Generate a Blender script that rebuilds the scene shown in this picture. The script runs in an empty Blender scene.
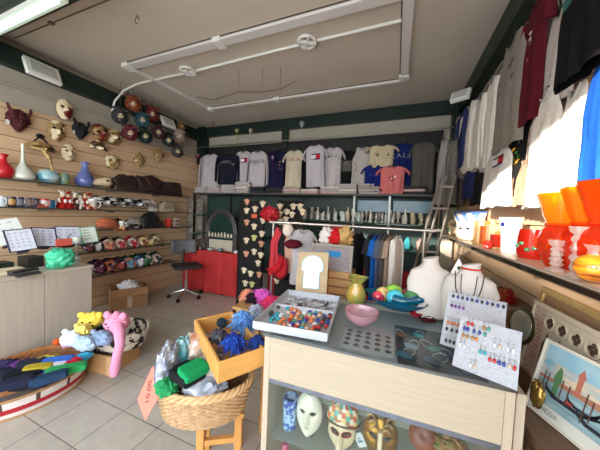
import bpy, math, random
from mathutils import Vector, Matrix, noise
PI = math.pi
R = random.Random(7)
scn = bpy.context.scene
COL = scn.collection

# ------------------------------------------------------------------ camera
F = 244.025; H = 1.5
yaw, pitch, roll = -.372952, .041566, .042693
cy, sy, cp, sp, cr, sr = math.cos(yaw), math.sin(yaw), math.cos(pitch), math.sin(pitch), math.cos(roll), math.sin(roll)
fw = Vector((sy*cp, cy*cp, -sp)); rt = Vector((cy, -sy, 0)); up = rt.cross(fw)
rt2 = cr*rt + sr*up; up2 = -sr*rt + cr*up
cam = bpy.data.objects.new('camera', bpy.data.cameras.new('camera'))
COL.objects.link(cam)
cam.matrix_world = Matrix(((rt2.x, up2.x, -fw.x, 0), (rt2.y, up2.y, -fw.y, 0), (rt2.z, up2.z, -fw.z, H), (0, 0, 0, 1)))
cam.data.sensor_width = 36; cam.data.lens = F/600*36; cam.data.clip_start = .05
scn.camera = cam

# ------------------------------------------------------------------ light, sky, exposure
scn.view_settings.view_transform = 'Standard'; scn.view_settings.look = 'None'
scn.view_settings.gamma = 1; scn.view_settings.use_curve_mapping = False
scn.view_settings.exposure = 0.55
w = bpy.data.worlds.new('world'); scn.world = w; w.use_nodes = True
nt = w.node_tree; bg = nt.nodes['Background']
tc = nt.nodes.new('ShaderNodeTexCoord'); sx = nt.nodes.new('ShaderNodeSeparateXYZ'); cr_ = nt.nodes.new('ShaderNodeValToRGB')
nt.links.new(tc.outputs['Generated'], sx.inputs[0]); nt.links.new(sx.outputs['Z'], cr_.inputs[0]); nt.links.new(cr_.outputs[0], bg.inputs[0])
cr_.color_ramp.elements[0].color = (.93, .97, 1, 1); cr_.color_ramp.elements[1].color = (.62, .78, 1, 1)
bg.inputs[1].default_value = 5.2
sun = bpy.data.objects.new('sun', bpy.data.lights.new('sun', 'SUN')); COL.objects.link(sun)
SD = Vector((.6, 1, -.3)).normalized()
sun.rotation_euler = SD.to_track_quat('-Z', 'Y').to_euler()
sun.data.energy = 10; sun.data.angle = math.radians(.7); sun.data.color = (1, .93, .82)

# ------------------------------------------------------------------ pixel ray helpers: where a sight line meets a real plane of the room
def ray(x, y):
    return rt2*((x-300)/F) + up2*(-(y-225)/F) + fw
CAMP = Vector((0, 0, H))
def OX(x, y, X): d = ray(x, y); return CAMP + d*(X/d.x)
def OY(x, y, Y): d = ray(x, y); return CAMP + d*(Y/d.y)
def OZ(x, y, Z): d = ray(x, y); return CAMP + d*((Z-H)/d.z)

# ------------------------------------------------------------------ materials
def lin(c):
    return tuple(((v/255)/12.92 if v/255 <= .04045 else ((v/255+.055)/1.055)**2.4) for v in c) + (1,)
MATS = {}
def M(name, col=None, rough=.6, metal=0, vary=0, scale=12, bump=0, emit=0, spec=.5, stretch=None, coat=0, col2=None, trans=0, lo=.35, hi=.65):
    if name in MATS: return MATS[name]
    m = bpy.data.materials.new(name); m.use_nodes = True; n = m.node_tree.nodes; l = m.node_tree.links
    b = n['Principled BSDF']; c = lin(col)
    b.inputs['Base Color'].default_value = c; b.inputs['Roughness'].default_value = rough; b.inputs['Metallic'].default_value = metal
    b.inputs['Specular IOR Level'].default_value = spec
    if coat: b.inputs['Coat Weight'].default_value = coat
    if trans: b.inputs['Transmission Weight'].default_value = trans
    if emit: b.inputs['Emission Color'].default_value = c; b.inputs['Emission Strength'].default_value = emit
    if vary or bump or col2:
        t = n.new('ShaderNodeTexCoord'); mp = n.new('ShaderNodeMapping'); no = n.new('ShaderNodeTexNoise')
        no.inputs['Scale'].default_value = scale; no.inputs['Detail'].default_value = 5
        if stretch: mp.inputs['Scale'].default_value = stretch
        l.new(t.outputs['Object'], mp.inputs[0]); l.new(mp.outputs[0], no.inputs['Vector'])
        if vary or col2:
            r = n.new('ShaderNodeValToRGB'); e = r.color_ramp.elements
            e[0].position = lo; e[1].position = hi
            e[0].color = lin(col2) if col2 else tuple(v*(1-vary) for v in c[:3])+(1,)
            e[1].color = c
            l.new(no.outputs['Fac'], r.inputs[0]); l.new(r.outputs[0], b.inputs['Base Color'])
        if bump:
            bp = n.new('ShaderNodeBump'); bp.inputs['Strength'].default_value = bump; bp.inputs['Distance'].default_value = .01
            l.new(no.outputs['Fac'], bp.inputs['Height']); l.new(bp.outputs[0], b.inputs['Normal'])
    MATS[name] = m; return m
def G(name, col, clear=.5, gloss=.12, diffuse=.3, rough=.05):
    """coloured glass: see-through tint, a glow of passing light and a shiny skin"""
    if name in MATS: return MATS[name]
    m = bpy.data.materials.new(name); m.use_nodes = True; n = m.node_tree.nodes; l = m.node_tree.links
    n.remove(n['Principled BSDF']); out = n['Material Output']; c = lin(col)
    tr = n.new('ShaderNodeBsdfTransparent'); tr.inputs[0].default_value = c
    tl = n.new('ShaderNodeBsdfTranslucent'); tl.inputs[0].default_value = c
    df = n.new('ShaderNodeBsdfDiffuse'); df.inputs[0].default_value = c
    gl = n.new('ShaderNodeBsdfGlossy'); gl.inputs['Roughness'].default_value = rough
    m0 = n.new('ShaderNodeMixShader'); m0.inputs[0].default_value = diffuse; l.new(tl.outputs[0], m0.inputs[1]); l.new(df.outputs[0], m0.inputs[2])
    m1 = n.new('ShaderNodeMixShader'); m1.inputs[0].default_value = clear; l.new(m0.outputs[0], m1.inputs[1]); l.new(tr.outputs[0], m1.inputs[2])
    lw = n.new('ShaderNodeLayerWeight'); lw.inputs[0].default_value = .5
    pw = n.new('ShaderNodeMath'); pw.operation = 'POWER'; pw.inputs[1].default_value = 4; l.new(lw.outputs['Facing'], pw.inputs[0])
    ad = n.new('ShaderNodeMath'); ad.operation = 'MULTIPLY_ADD'; ad.use_clamp = True; ad.inputs[1].default_value = .5; ad.inputs[2].default_value = gloss*.5; l.new(pw.outputs[0], ad.inputs[0])
    m2 = n.new('ShaderNodeMixShader'); l.new(ad.outputs[0], m2.inputs[0]); l.new(m1.outputs[0], m2.inputs[1]); l.new(gl.outputs[0], m2.inputs[2])
    l.new(m2.outputs[0], out.inputs['Surface']); MATS[name] = m; return m
def C(*c, **k):
    """a plain fabric or paint colour"""
    rough = k.get('rough', .75); kind = k.get('kind', 'cloth')
    nm = '%s_%d_%d_%d' % (kind, *c)
    if kind == 'cloth': return M(nm, c, .85, vary=.12, scale=40, bump=.15, spec=.2)
    if kind == 'gloss': return M(nm, c, .22, spec=.6, coat=.3)
    if kind == 'metal': return M(nm, c, .3, metal=.9, vary=.2, scale=30)
    return M(nm, c, rough)

# ------------------------------------------------------------------ mesh builder
class MB:
    def __init__(s): s.v = []; s.f = []; s.m = []; s.T = Matrix()
    def add(s, vs, fs, mi=0):
        o = len(s.v); s.v += [tuple(s.T @ Vector(p)) for p in vs]
        s.f += [tuple(o+i for i in f) for f in fs]; s.m += [mi]*len(fs) if isinstance(mi, int) else list(mi); return s
    def box(s, x0, x1, y0, y1, z0, z1, mi=0):
        return s.add([(x0,y0,z0),(x1,y0,z0),(x1,y1,z0),(x0,y1,z0),(x0,y0,z1),(x1,y0,z1),(x1,y1,z1),(x0,y1,z1)],
                     [(0,3,2,1),(4,5,6,7),(0,1,5,4),(1,2,6,5),(2,3,7,6),(3,0,4,7)], mi)
    def tube(s, pts, r, n=8, mi=0, flat=1):
        pts = [Vector(p) for p in pts]; k = len(pts); rr = r if isinstance(r, (list, tuple)) else [r]*k
        vs = []; fs = []; pn = None
        for i, p in enumerate(pts):
            t = (pts[min(i+1, k-1)]-pts[max(i-1, 0)]).normalized()
            if pn is None: a = Vector((0, 0, 1)) if abs(t.z) < .9 else Vector((1, 0, 0)); pn = t.cross(a).normalized()
            else: pn = (pn - t*pn.dot(t)).normalized()
            b = t.cross(pn)
            for j in range(n):
                a = 2*PI*j/n; vs.append(p + pn*math.cos(a)*rr[i] + b*math.sin(a)*rr[i]*flat)
        for i in range(k-1):
            for j in range(n): fs.append((i*n+j, i*n+(j+1) % n, (i+1)*n+(j+1) % n, (i+1)*n+j))
        fs.append(tuple(range(n-1, -1, -1))); fs.append(tuple((k-1)*n+j for j in range(n)))
        return s.add(vs, fs, mi)
    def cyl(s, p, q, r, n=16, mi=0): return s.tube([p, q], r, n, mi)
    def lathe(s, prof, n=24, mi=0, c=(0, 0, 0), sx=1, sy=1, wob=None):
        vs = []; fs = []; k = len(prof)
        for i, (r, z) in enumerate(prof):
            for j in range(n):
                a = 2*PI*j/n; q = r*(wob(a, i/(k-1)) if wob else 1); vs.append((c[0]+q*math.cos(a)*sx, c[1]+q*math.sin(a)*sy, c[2]+z))
        for i in range(k-1):
            for j in range(n): fs.append((i*n+j, i*n+(j+1) % n, (i+1)*n+(j+1) % n, (i+1)*n+j))
        return s.add(vs, fs, mi)
    def ell(s, c, r, n=12, k=8, mi=0):
        return s.lathe([(max(1e-4, math.sin(PI*i/k))*1, -math.cos(PI*i/k)*r[2]) for i in range(k+1)], n, mi, c, r[0], r[1])
    def prism(s, poly, y0, y1, mi=0):
        """outline in x-z pushed from y0 to y1"""
        n = len(poly)
        return s.add([(x, y0, z) for x, z in poly]+[(x, y1, z) for x, z in poly],
                     [tuple(range(n)), tuple(range(2*n-1, n-1, -1))]+[(i, i+n, (i+1) % n+n, (i+1) % n) for i in range(n)], mi)
    def grid(s, fn, nu, nv, mi=0, keep=None):
        vs = [fn(i/nu, j/nv) for j in range(nv+1) for i in range(nu+1)]; fs = []; ms = []
        for j in range(nv):
            for i in range(nu):
                if keep and not keep((i+.5)/nu, (j+.5)/nv): continue
                a = j*(nu+1)+i; fs.append((a, a+1, a+nu+2, a+nu+1)); ms.append(mi((i+.5)/nu, (j+.5)/nv) if callable(mi) else mi)
        return s.add(vs, fs, ms)
    def mesh(s, name, mats, smooth=True):
        me = bpy.data.meshes.new(name); me.from_pydata(s.v, [], s.f); me.polygons.foreach_set('material_index', s.m)
        for m in (mats if isinstance(mats, (list, tuple)) else [mats]): me.materials.append(m)
        if smooth:
            me.polygons.foreach_set('use_smooth', [True]*len(s.f)); me.set_sharp_from_angle(angle=math.radians(38))
        me.validate(); me.update(); return me
    def build(s, name, mats, parent=None, loc=None, rz=0, smooth=True, bevel=0, solid=0, label=None):
        o = bpy.data.objects.new(name, s.mesh(name, mats, smooth)); COL.objects.link(o)
        if parent: o.parent = parent
        if loc is not None: o.location = loc
        if rz: o.rotation_euler = (0, 0, rz)
        if solid: md = o.modifiers.new('s', 'SOLIDIFY'); md.thickness = solid; md.offset = 1
        if bevel: md = o.modifiers.new('b', 'BEVEL'); md.width = bevel; md.segments = 2; md.limit_method = 'ANGLE'
        if label: o['label'] = label
        return o
def tag(o, label, cat, group=None, kind=None):
    o['label'] = label; o['category'] = cat
    if group: o['group'] = group
    if kind: o['kind'] = kind
    return o
def thing(name, label, cat, loc=(0, 0, 0), rz=0, group=None):
    o = bpy.data.objects.new(name, None); COL.objects.link(o); o.location = loc; o.rotation_euler = (0, 0, rz); o.empty_display_size = .05
    return tag(o, label, cat, group)
def struct(mb, name, mats, parent=None, **k):
    o = mb.build(name, mats, parent, **k)
    if not parent: o['kind'] = 'structure'
    return o
def dup(root, label=None, group=None):
    r = root.copy(); COL.objects.link(r)
    if label: r['label'] = label
    if group: r['group'] = group
    for ch in list(root.children):
        c = ch.copy(); COL.objects.link(c); c.parent = r
        for g in ch.children: d = g.copy(); COL.objects.link(d); d.parent = c
    return r
ORD = 'first second third fourth fifth sixth seventh eighth ninth tenth eleventh twelfth thirteenth fourteenth fifteenth sixteenth seventeenth eighteenth nineteenth twentieth'.split()
ORD += ['twenty '+o for o in ORD[:9]]+['thirtieth']+['thirty '+o for o in ORD[:9]]
def quad(name, label, cat, BL, BR, TL, group=None):
    """a flat thing leaning in the room: local x along its foot, local z up its face, front at -y"""
    BL, BR, TL = Vector(BL), Vector(BR), Vector(TL)
    x = (BR-BL); wd = x.length; x.normalize(); z = TL-BL; z -= x*z.dot(x); ht = z.length; z.normalize(); y = z.cross(x)
    o = thing(name, label, cat, group=group)
    o.matrix_world = Matrix(((x.x, y.x, z.x, BL.x), (x.y, y.y, z.y, BL.y), (x.z, y.z, z.z, BL.z), (0, 0, 0, 1)))
    return o, wd, ht
TXT = {}
def text_mb(s, size, extr=.0008):
    cu = bpy.data.curves.new('t', 'FONT'); cu.body = s; cu.size = size; cu.extrude = extr; cu.align_x = 'CENTER'; cu.align_y = 'CENTER'; cu.resolution_u = 2
    ob = bpy.data.objects.new('t', cu); COL.objects.link(ob); dg = bpy.context.evaluated_depsgraph_get(); me = ob.evaluated_get(dg).to_mesh()
    mb = MB(); mb.add([(v.co.x, -v.co.z, v.co.y) for v in me.vertices], [tuple(p.vertices) for p in me.polygons])
    ob.evaluated_get(dg).to_mesh_clear(); bpy.data.objects.remove(ob); bpy.data.curves.remove(cu); return mb
def nz(x, y, z, s=0): return noise.noise(Vector((x+s*3.7, y-s*1.3, z+s*.9)))
def lump(r, seed=0, amp=.25, freq=3, n=24, k=16, squash=0, fine=0):
    """a crumpled soft body of half sizes r"""
    mb = MB(); vs = []; fs = []
    for i in range(k+1):
        for j in range(n):
            a = 2*PI*j/n; b = PI*i/k; d = Vector((math.sin(b)*math.cos(a), math.sin(b)*math.sin(a), -math.cos(b)))
            q = 1 + amp*(abs(nz(*(d*freq), seed))*2-.5) + fine*abs(nz(*(d*freq*4), seed+5))
            z = d.z*q*r[2]
            if squash: z = max(z, -r[2]*squash)
            vs.append((d.x*q*r[0], d.y*q*r[1], z))
    for i in range(k):
        for j in range(n): fs.append((i*n+j, i*n+(j+1) % n, (i+1)*n+(j+1) % n, (i+1)*n+j))
    return mb.add(vs, fs)

# ------------------------------------------------------------------ the room
XL, XR, YB, YF, ZC = -4.1, .85, 4.3, -1.6, 3.3
wall_m = M('wall_paint', (176, 168, 154), .9, vary=.06, scale=3, bump=.05)
ceil_m = M('ceiling_paint', (206, 194, 178), .9, vary=.05, scale=1.5, bump=.03)
green = M('green_paint', (14, 38, 31), .45, vary=.15, scale=4)
slat = M('slat_wood', (220, 186, 150), .5, vary=.1, scale=4, stretch=(1, .6, 12))
white_p = M('white_plastic', (232, 230, 224), .45)
black_m = M('black_board', (20, 21, 22), .6, vary=.2, scale=10)
dark_metal = M('dark_metal', (42, 40, 40), .4, metal=.7)
chrome = M('chrome', (200, 200, 200), .2, metal=1)
steel = M('brushed_steel', (160, 158, 155), .35, metal=.9, vary=.15, scale=30)

fm = M('floor_tiles', (190, 176, 158), .32)
n = fm.node_tree.nodes; l = fm.node_tree.links
t = n.new('ShaderNodeTexCoord'); mp = n.new('ShaderNodeMapping'); mp.inputs['Location'].default_value = (2.139, -1.166, 0)
br = n.new('ShaderNodeTexBrick'); br.offset = 0; br.squash = 1
br.inputs['Scale'].default_value = 1; br.inputs['Mortar Size'].default_value = .0028; br.inputs['Brick Width'].default_value = .349; br.inputs['Row Height'].default_value = .305
br.inputs['Color1'].default_value = lin((206, 198, 184)); br.inputs['Color2'].default_value = lin((199, 191, 177)); br.inputs['Mortar'].default_value = lin((112, 100, 88))
no = n.new('ShaderNodeTexNoise'); no.inputs['Scale'].default_value = 14; no.inputs['Detail'].default_value = 8
mx = n.new('ShaderNodeMixRGB'); mx.blend_type = 'MULTIPLY'; mx.inputs[0].default_value = .35
l.new(t.outputs['Object'], mp.inputs[0]); l.new(mp.outputs[0], br.inputs['Vector']); l.new(t.outputs['Object'], no.inputs['Vector'])
l.new(br.outputs[0], mx.inputs[1]); l.new(no.outputs[0], mx.inputs[2]); l.new(mx.outputs[0], n['Principled BSDF'].inputs['Base Color'])
bp = n.new('ShaderNodeBump'); bp.inputs['Strength'].default_value = .3; bp.inputs['Distance'].default_value = .004; bp.invert = True
l.new(br.outputs['Fac'], bp.inputs['Height']); l.new(bp.outputs[0], n['Principled BSDF'].inputs['Normal'])
struct(MB().box(XL-.1, XR+.1, YF-.1, YB+.1, -.1, 0), 'floor', fm)
struct(MB().box(XL-.1, XR+.1, YF-.1, YB+.1, ZC, ZC+.12), 'ceiling', ceil_m)
wl = struct(MB().box(XL-.1, XL-.02, YF, YB, 0, ZC), 'wall_left', wall_m)
wr = struct(MB().box(XR+.02, XR+.12, YF, YB, 0, ZC), 'wall_right', wall_m)
struct(MB().box(XL-.1, XR+.1, YB, YB+.1, 0, ZC), 'wall_back', wall_m)
struct(MB().box(XL-.1, XR+.1, YF-.12, YF, 3.0, ZC), 'wall_front', wall_m)
def slats(x0, x1, y0, y1, z1, parent):
    mb = MB(); z = 0.0; p = .15; i = 0
    while z < z1-.02:
        zt = min(z+p-.008, z1); mb.box(x0, x1, y0, y1, z, zt); z += p
    mb.box(min(x0, x1)+.006 if parent is wr else x0-.0, max(x0, x1)-.006 if parent is wl else x1, y0, y1, 0, z1-.01, 1)
    mb.build('slat_panel', [slat, M('groove', (96, 78, 60), .8)], parent, smooth=False)
slats(XL-.02, XL+.005, YF, YB-.02, 2.6, wl)
slats(XR-.005, XR+.02, YF, YB-.02, 2.55, wr)
# green beams, posts and the metal strip along the walls
struct(MB().box(XL-.02, XL+.12, YF, YB, 3.0, 3.2), 'trim_1', green, bevel=.006)
struct(MB().box(XL, XR, YB-.1, YB, 3.1, 3.29), 'trim_2', green, bevel=.006)
struct(MB().box(XR-.1, XR+.02, YF, YB, 3.06, 3.28), 'trim_3', green, bevel=.006)
struct(MB().box(XL, XL+.2, YB-.16, YB, 2.5, 3.29), 'trim_4', green, bevel=.006)
struct(MB().box(-2.1, -1.98, YB-.09, YB, 2.75, 3.15), 'trim_5', green, bevel=.006)
struct(MB().box(XR-.16, XR, YB-.16, YB, 2.4, 3.2), 'trim_6', green, bevel=.006)
struct(MB().cyl((XL+.02, YF, 2.78), (XL+.02, YB-.1, 2.84), .014, 8), 'trim_7', C(170, 162, 150, kind='paint'))
# near cross beam at the shop front with its tube lamp
struct(MB().box(XL+.1, -1.9, .98, 1.16, 3.06, ZC), 'trim_8', green, bevel=.006)
tl = thing('tube_lamp', 'lit fluorescent tube under the green beam at the top left corner', 'lamp', (-3.1, 1.07, 3.03))
MB().box(-.7, .7, -.05, .05, 0, .03).build('housing', white_p, tl)
MB().cyl((-.66, 0, -.015), (.66, 0, -.015), .014, 12).build('tube', M('tube_glow', (205, 255, 235), emit=2.2), tl)
# outside: pavement before the open front and an unseen stepped house added to keep the low sun off the floor
struct(MB().box(-30, 30, -40, YF-.1, -.12, -.02), 'trim_9', M('pavement', (200, 198, 190), .8, vary=.15, scale=2))
struct(MB().box(-26, -13.3, -22, -20, -.1, 8.3).box(-13.29, -4.5, -22, -20, -.1, 7.66), 'sun_blocker', M('sun_blocker_wall', (205, 180, 150), .9, vary=.1, scale=.4))

# ------------------------------------------------------------------ ceiling fittings
def fitting(name, label, cat, mb, mats, group=None, **k): return tag(mb.build(name, mats, **k), label, cat, group)
track = M('track_white', (222, 216, 212), .4)
tg = 'white light tracks on the ceiling'
def trackbar(p, q, wd, label, caps):
    p = Vector(p); q = Vector(q); d = (q-p); ln = d.length; rz = math.atan2(d.y, d.x)
    t = thing('light_track', label, 'track', (p.x, p.y, ZC), rz, tg)
    MB().box(0, ln, -wd/2, wd/2, -.035, 0).build('rail', track, t, bevel=.003)
    MB().box(0, ln, -wd/2-.012, -wd/2-.001, -.008, 0).build('shade_strip', C(90, 80, 70, kind='paint'), t)  # dark strip drawn in for the rail's shade on the ceiling
    for c in caps: MB().box(c*ln-.05, c*ln+.05, -wd/2-.015, wd/2+.015, -.05, 0).build('connector', white_p, t, bevel=.004)
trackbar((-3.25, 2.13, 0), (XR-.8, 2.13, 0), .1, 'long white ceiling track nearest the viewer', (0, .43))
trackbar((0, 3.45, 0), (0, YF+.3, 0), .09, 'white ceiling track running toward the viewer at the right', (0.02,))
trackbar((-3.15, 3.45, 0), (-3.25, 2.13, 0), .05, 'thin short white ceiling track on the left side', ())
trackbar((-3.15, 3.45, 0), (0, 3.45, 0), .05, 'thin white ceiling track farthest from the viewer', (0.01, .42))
cab = MB(); cab.tube([(-3.96, 2.36, 2.9), (-3.93, 2.38, 3.05), (-3.8, 2.42, 3.2), (-3.6, 2.45, 3.27), (-3.4, 2.46, ZC-.014), (-2.6, 2.47, ZC-.014), (-1, 2.43, ZC-.014), (-.05, 2.42, ZC-.014)], .014, 8)
fitting('ceiling_cable', 'white cable pipe crossing the ceiling between the two round mounts', 'cable', cab, white_p)
for i, (px, py) in enumerate(((188, 71), (307, 42))):
    p = OZ(px, py, ZC-.03)
    t = thing('round_mount', ['round white ceiling mount nearer the masks on the left', 'round white ceiling mount near the middle of the ceiling'][i], 'mount', (p.x, p.y, ZC), .5, 'round ceiling mounts')
    mb = MB()
    for k in range(24):
        a, b = 2*PI*k/24, 2*PI*(k+1)/24
        mb.tube([(.09*math.cos(a), .09*math.sin(a), -.03), (.09*math.cos(b), .09*math.sin(b), -.03)], .016, 8)
    mb.build('ring', white_p, t); MB().lathe([(.001, 0), (.085, 0), (.085, -.012), (.001, -.012)]).build('base_plate', C(190, 180, 165, kind='paint'), t)
    MB().box(-.09, .09, -.014, .014, -.05, -.02).box(-.014, .014, -.09, .09, -.045, -.02).build('cross_bar', white_p, t)
tw = MB(); pts = [OZ(x, y, z) for x, y, z in ((196, 97, 3.0), (213, 100, 2.98), (238, 92, 3.02), (262, 92, 3.02), (280, 89, 3.03), (296, 81, 3.05))]
t = thing('driftwood_twig', 'thin bare twig hung on strings from the ceiling', 'twig')
tw.tube([pts[0]]+pts[1:], [.006, .008, .009, .009, .007, .004], 6); tw.build('twig', C(120, 100, 80), t)
for k in (2, 3, 4): MB().cyl(pts[k], (pts[k].x, pts[k].y, ZC), .0025, 5).build('string', C(110, 98, 85), t)
mb = MB(); p = OZ(136, 14, ZC); mb.tube([(p.x+.025*math.cos(a/12*2*PI), p.y+.01, ZC-.05+.03*math.sin(a/12*2*PI)) for a in range(11)], .003, 6); mb.cyl((p.x, p.y+.01, ZC-.02), (p.x, p.y+.01, ZC), .004)
fitting('ceiling_hook', 'small bare metal hook near the top left of the ceiling', 'hook', mb, dark_metal)
fitting('ceiling_seam', 'thin dark cable line on the ceiling at the upper left', 'cable', MB().cyl((XL+.12, 1.39, ZC-.006), (-1.8, 1.42, ZC-.006), .006, 6).box(-3.3, -3.26, 1.375, 1.415, ZC-.02, ZC), C(120, 105, 90, kind='paint'))
def flood(x, y, X, label, rz, s=.24):
    p = OX(x, y, X); t = thing('floodlight', label, 'floodlight', p, rz, 'square white floodlights')
    mb = MB(); mb.T = Matrix.Rotation(math.radians(-28), 4, 'X')
    mb.box(-s/2, s/2, 0, .05, -s*.36, s*.36); mb.build('housing', white_p, t, bevel=.01)
    mb = MB(); mb.T = Matrix.Rotation(math.radians(-28), 4, 'X'); mb.box(-s*.36, s*.36, -.006, .004, -s*.24, s*.24).build('lens', M('lens', (196, 200, 198), .25, vary=.15, scale=60), t)
    MB().tube([(0, .04, 0), (0, .09, .06), (0, .17, .08)], .011, 8).build('bracket', white_p, t)
flood(44, 70, -3.78, 'square white floodlight on the green beam at the left edge', PI/2, .3)
flood(169, 122, -3.78, 'square white floodlight on the left beam beside the jester masks', PI/2, .26)
flood(460, 94, .62, 'square white floodlight under the right hand beam', -.5, .2)

# ------------------------------------------------------------------ masks
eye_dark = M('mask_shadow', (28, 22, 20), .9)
def face_fn(w, h, d, half=False, nose=1., brow=1.):
    def fn(u, v):
        a = (u*2-1); b = (v*2-1)
        if half: b = -.32+(b+1)/2*1.2
        b = max(-.999, min(.97, b)); o = math.sqrt(max(0, 1-abs(b)**2.3)); 
        if b < 0: o *= 1-.22*(-b)**1.5
        x = a*w/2*o; z = b*h/2
        y = -d*math.sqrt(max(0, 1-a*a*.96))*(1-.35*b*b)
        t = (z/h); 
        nb = math.exp(-(x/(.075*w))**2)*max(0, 1-abs((t+.03)/.17)**2)*(.6+.8*max(0, min(1, (.12-t)/.2)))
        y -= nose*.16*w*nb
        for s in (-1, 1): y += .09*w*math.exp(-(((x-s*.2*w)/(.13*w))**2+((t-.10)/.06)**2))
        y -= .045*w*brow*math.exp(-((t-.19)/.035)**2)*math.exp(-(x/(.33*w))**2)
        y -= .03*w*math.exp(-((x/(.12*w))**2+((t+.24)/.035)**2))
        y -= .03*w*math.exp(-((x/(.12*w))**2+((t+.40)/.05)**2))
        return (x, y, z)
    return fn
def face(parent, w, h, d, mats, mi=0, half=False, nose=1., res=26, lips=None, holes=True, name='face'):
    fn = face_fn(w, h, d, half, nose)
    def keep(u, v):
        if not holes: return True
        x, y, z = fn(u, v); t = z/h
        return min(((x-s*.2*w)/(.12*w))**2+((t-.10)/.05)**2 for s in (-1, 1)) > 1
    f2 = (lambda u, v: mi(*fn(u, v)[::2])) if callable(mi) else mi
    o = MB().grid(fn, res, res, f2, keep).build(name, mats, parent, solid=.004 if w > .12 else 0)
    if holes:
        mb = MB()
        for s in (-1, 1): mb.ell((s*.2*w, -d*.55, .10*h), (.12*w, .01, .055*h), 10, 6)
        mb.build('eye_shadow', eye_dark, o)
    if lips and not half:
        mb = MB(); y0 = fn(.5, .5-.24)[1]
        for zz, ww in ((-.228, .1), (-.255, .085)): mb.ell((0, fn(.5, zz+.5)[1]-.002, zz*h), (ww*w, .035*w, .016*h), 10, 6)
        mb.build('lips', lips, o)
    return o
gold = M('mask_gold', (188, 154, 96), .42, metal=.2, scale=22, bump=.3, col2=(96, 66, 34), lo=.3, hi=.6)
ivory = M('mask_ivory', (226, 208, 172), .45, vary=.08, scale=30)
redlac = M('mask_red', (120, 26, 26), .4, vary=.2, scale=20)
brownl = M('mask_brown', (92, 62, 38), .4, vary=.4, scale=26)
ribbon = C(24, 20, 22)
def wall_mask(px, py, w, h, label, mats, mi=0, half=False, ribbons=False, nose=1., lips=None, X=XL+.03, tilt=0, trim=True, group=None):
    p = OX(px, py, X); t = thing('mask', label, 'mask', p, PI/2, group); t.rotation_euler[1] = 0; t.rotation_euler = (0, tilt, PI/2)
    face(t, w, h, w*.38, mats, mi, half, nose, lips=lips)
    if trim:
        mb = MB(); a0, a1 = (0, 2*PI)
        pts = [face_fn(w, h, w*.38, half)(u, v) for u, v in [(0, .02+.96*k/14) for k in range(15)]+[(1, .98-.96*k/14) for k in range(15)]]
        mb.tube(pts, .006, 6).build('braid', gold, t)
    if ribbons:
        mb = MB()
        for s in (-1, 1): mb.tube([(s*.4*w, -.01, .1*h), (s*.18*w, -.02, .6*h), (0, -.01, h*.95)], .009, 6)
        mb.ell((0, -.01, h*.95), (.04, .02, .03)); mb.build('ribbon', ribbon, t)
    return t
def wolf(px, py, s, label, m):
    p = OX(px, py, XL+.03); t = thing('wolf_mask', label, 'mask', p, PI/2)
    def fn(u, v):
        a = u*2-1; b = v*2-1; o = math.sqrt(max(0, 1-b*b)) if b > 0 else (1+b)**.75
        x = a*s*.5*o*(1+.12*nz(b*4, a*2, 0)); z = b*s*.62; y = -s*.3*math.sqrt(max(0, 1-a*a))*(1-.3*abs(b))
        y -= s*.16*math.exp(-(a/.35)**2-((b+.35)/.35)**2); y += .1*s*nz(a*7, b*7, 1)
        return (x, y, z)
    MB().grid(fn, 26, 26).build('head', m, t, solid=.004)
    mb = MB()
    for q in (-1, 1):
        mb.tube([(q*s*.3, -.05, s*.3), (q*s*.42, -.05, s*.55), (q*s*.46, -.03, s*.78)], [.17*s, .13*s, .02], 8, 0, .5)
    mb.build('ear', m, t)
    mb = MB()
    for q in (-1, 1): mb.ell((q*.17*s, -s*.3, .1*s), (.07*s, .02, .035*s))
    mb.build('eye_shadow', eye_dark, t)
    mb = MB().ell((0, -s*.46, -.26*s), (.07*s, .04*s, .05*s)).build('nose', eye_dark, t)
    MB().box(-s*.5, -s*.38, -.03, -.02, -s*.35, -s*.1).build('price_tag', white_p, t)
wolf(18, 121, .2, 'dark red shaggy wolf mask with pointed ears at the left edge', M('wolf_red', (84, 18, 30), .8, vary=.5, scale=25, bump=.6))
wolf(80, 131, .18, 'black shaggy wolf mask with pointed ears below the floodlight', M('wolf_black', (26, 26, 32), .8, vary=.4, scale=25, bump=.6))
half_red = lambda x, z: 1 if x > .02+.05*math.sin(z*30) else 0
patch = lambda x, z: 1 if nz(x*14, z*12, 2) > .05 else 0
wall_mask(64, 110, .17, .26, 'gold face mask half painted dark red, highest on the left wall', [ivory, redlac], half_red, lips=redlac)
wall_mask(56, 131, .17, .26, 'gold and brown face mask left of the black wolf mask', [gold, ivory], patch, lips=brownl)
wall_mask(40, 149, .26, .16, 'gold half mask with black ribbon bow and long pointed beak', [gold, brownl], half_red, half=True, ribbons=True)
b = bpy.data.objects['mask.002']; MB().tube([(0, -.1, -.02), (.02, -.16, -.12), (.05, -.17, -.3)], [.035, .022, .004], 10).build('beak', gold, b)
wall_mask(68, 153, .15, .22, 'small ivory face mask with painted eyelids below the black wolf mask', [ivory, brownl], lambda x, z: 1 if z > .05 and abs(x) > .03 and z < .07 else 0, lips=redlac, trim=False)
wall_mask(100, 133, .21, .24, 'left one of two ornate gold and red masks hung together', [gold, redlac], patch, lips=redlac, tilt=-.4)
wall_mask(113, 137, .21, .24, 'right one of two ornate gold and red masks hung together', [gold, ivory], patch, lips=redlac, tilt=.3)
wall_mask(98, 148, .22, .2, 'brown and white half mask below the pair of ornate masks', [brownl, ivory], patch, half=True)
wall_mask(111, 162, .19, .22, 'ivory mask with gold patches above the brown leather bags', [ivory, gold], patch, lips=redlac)
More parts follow.
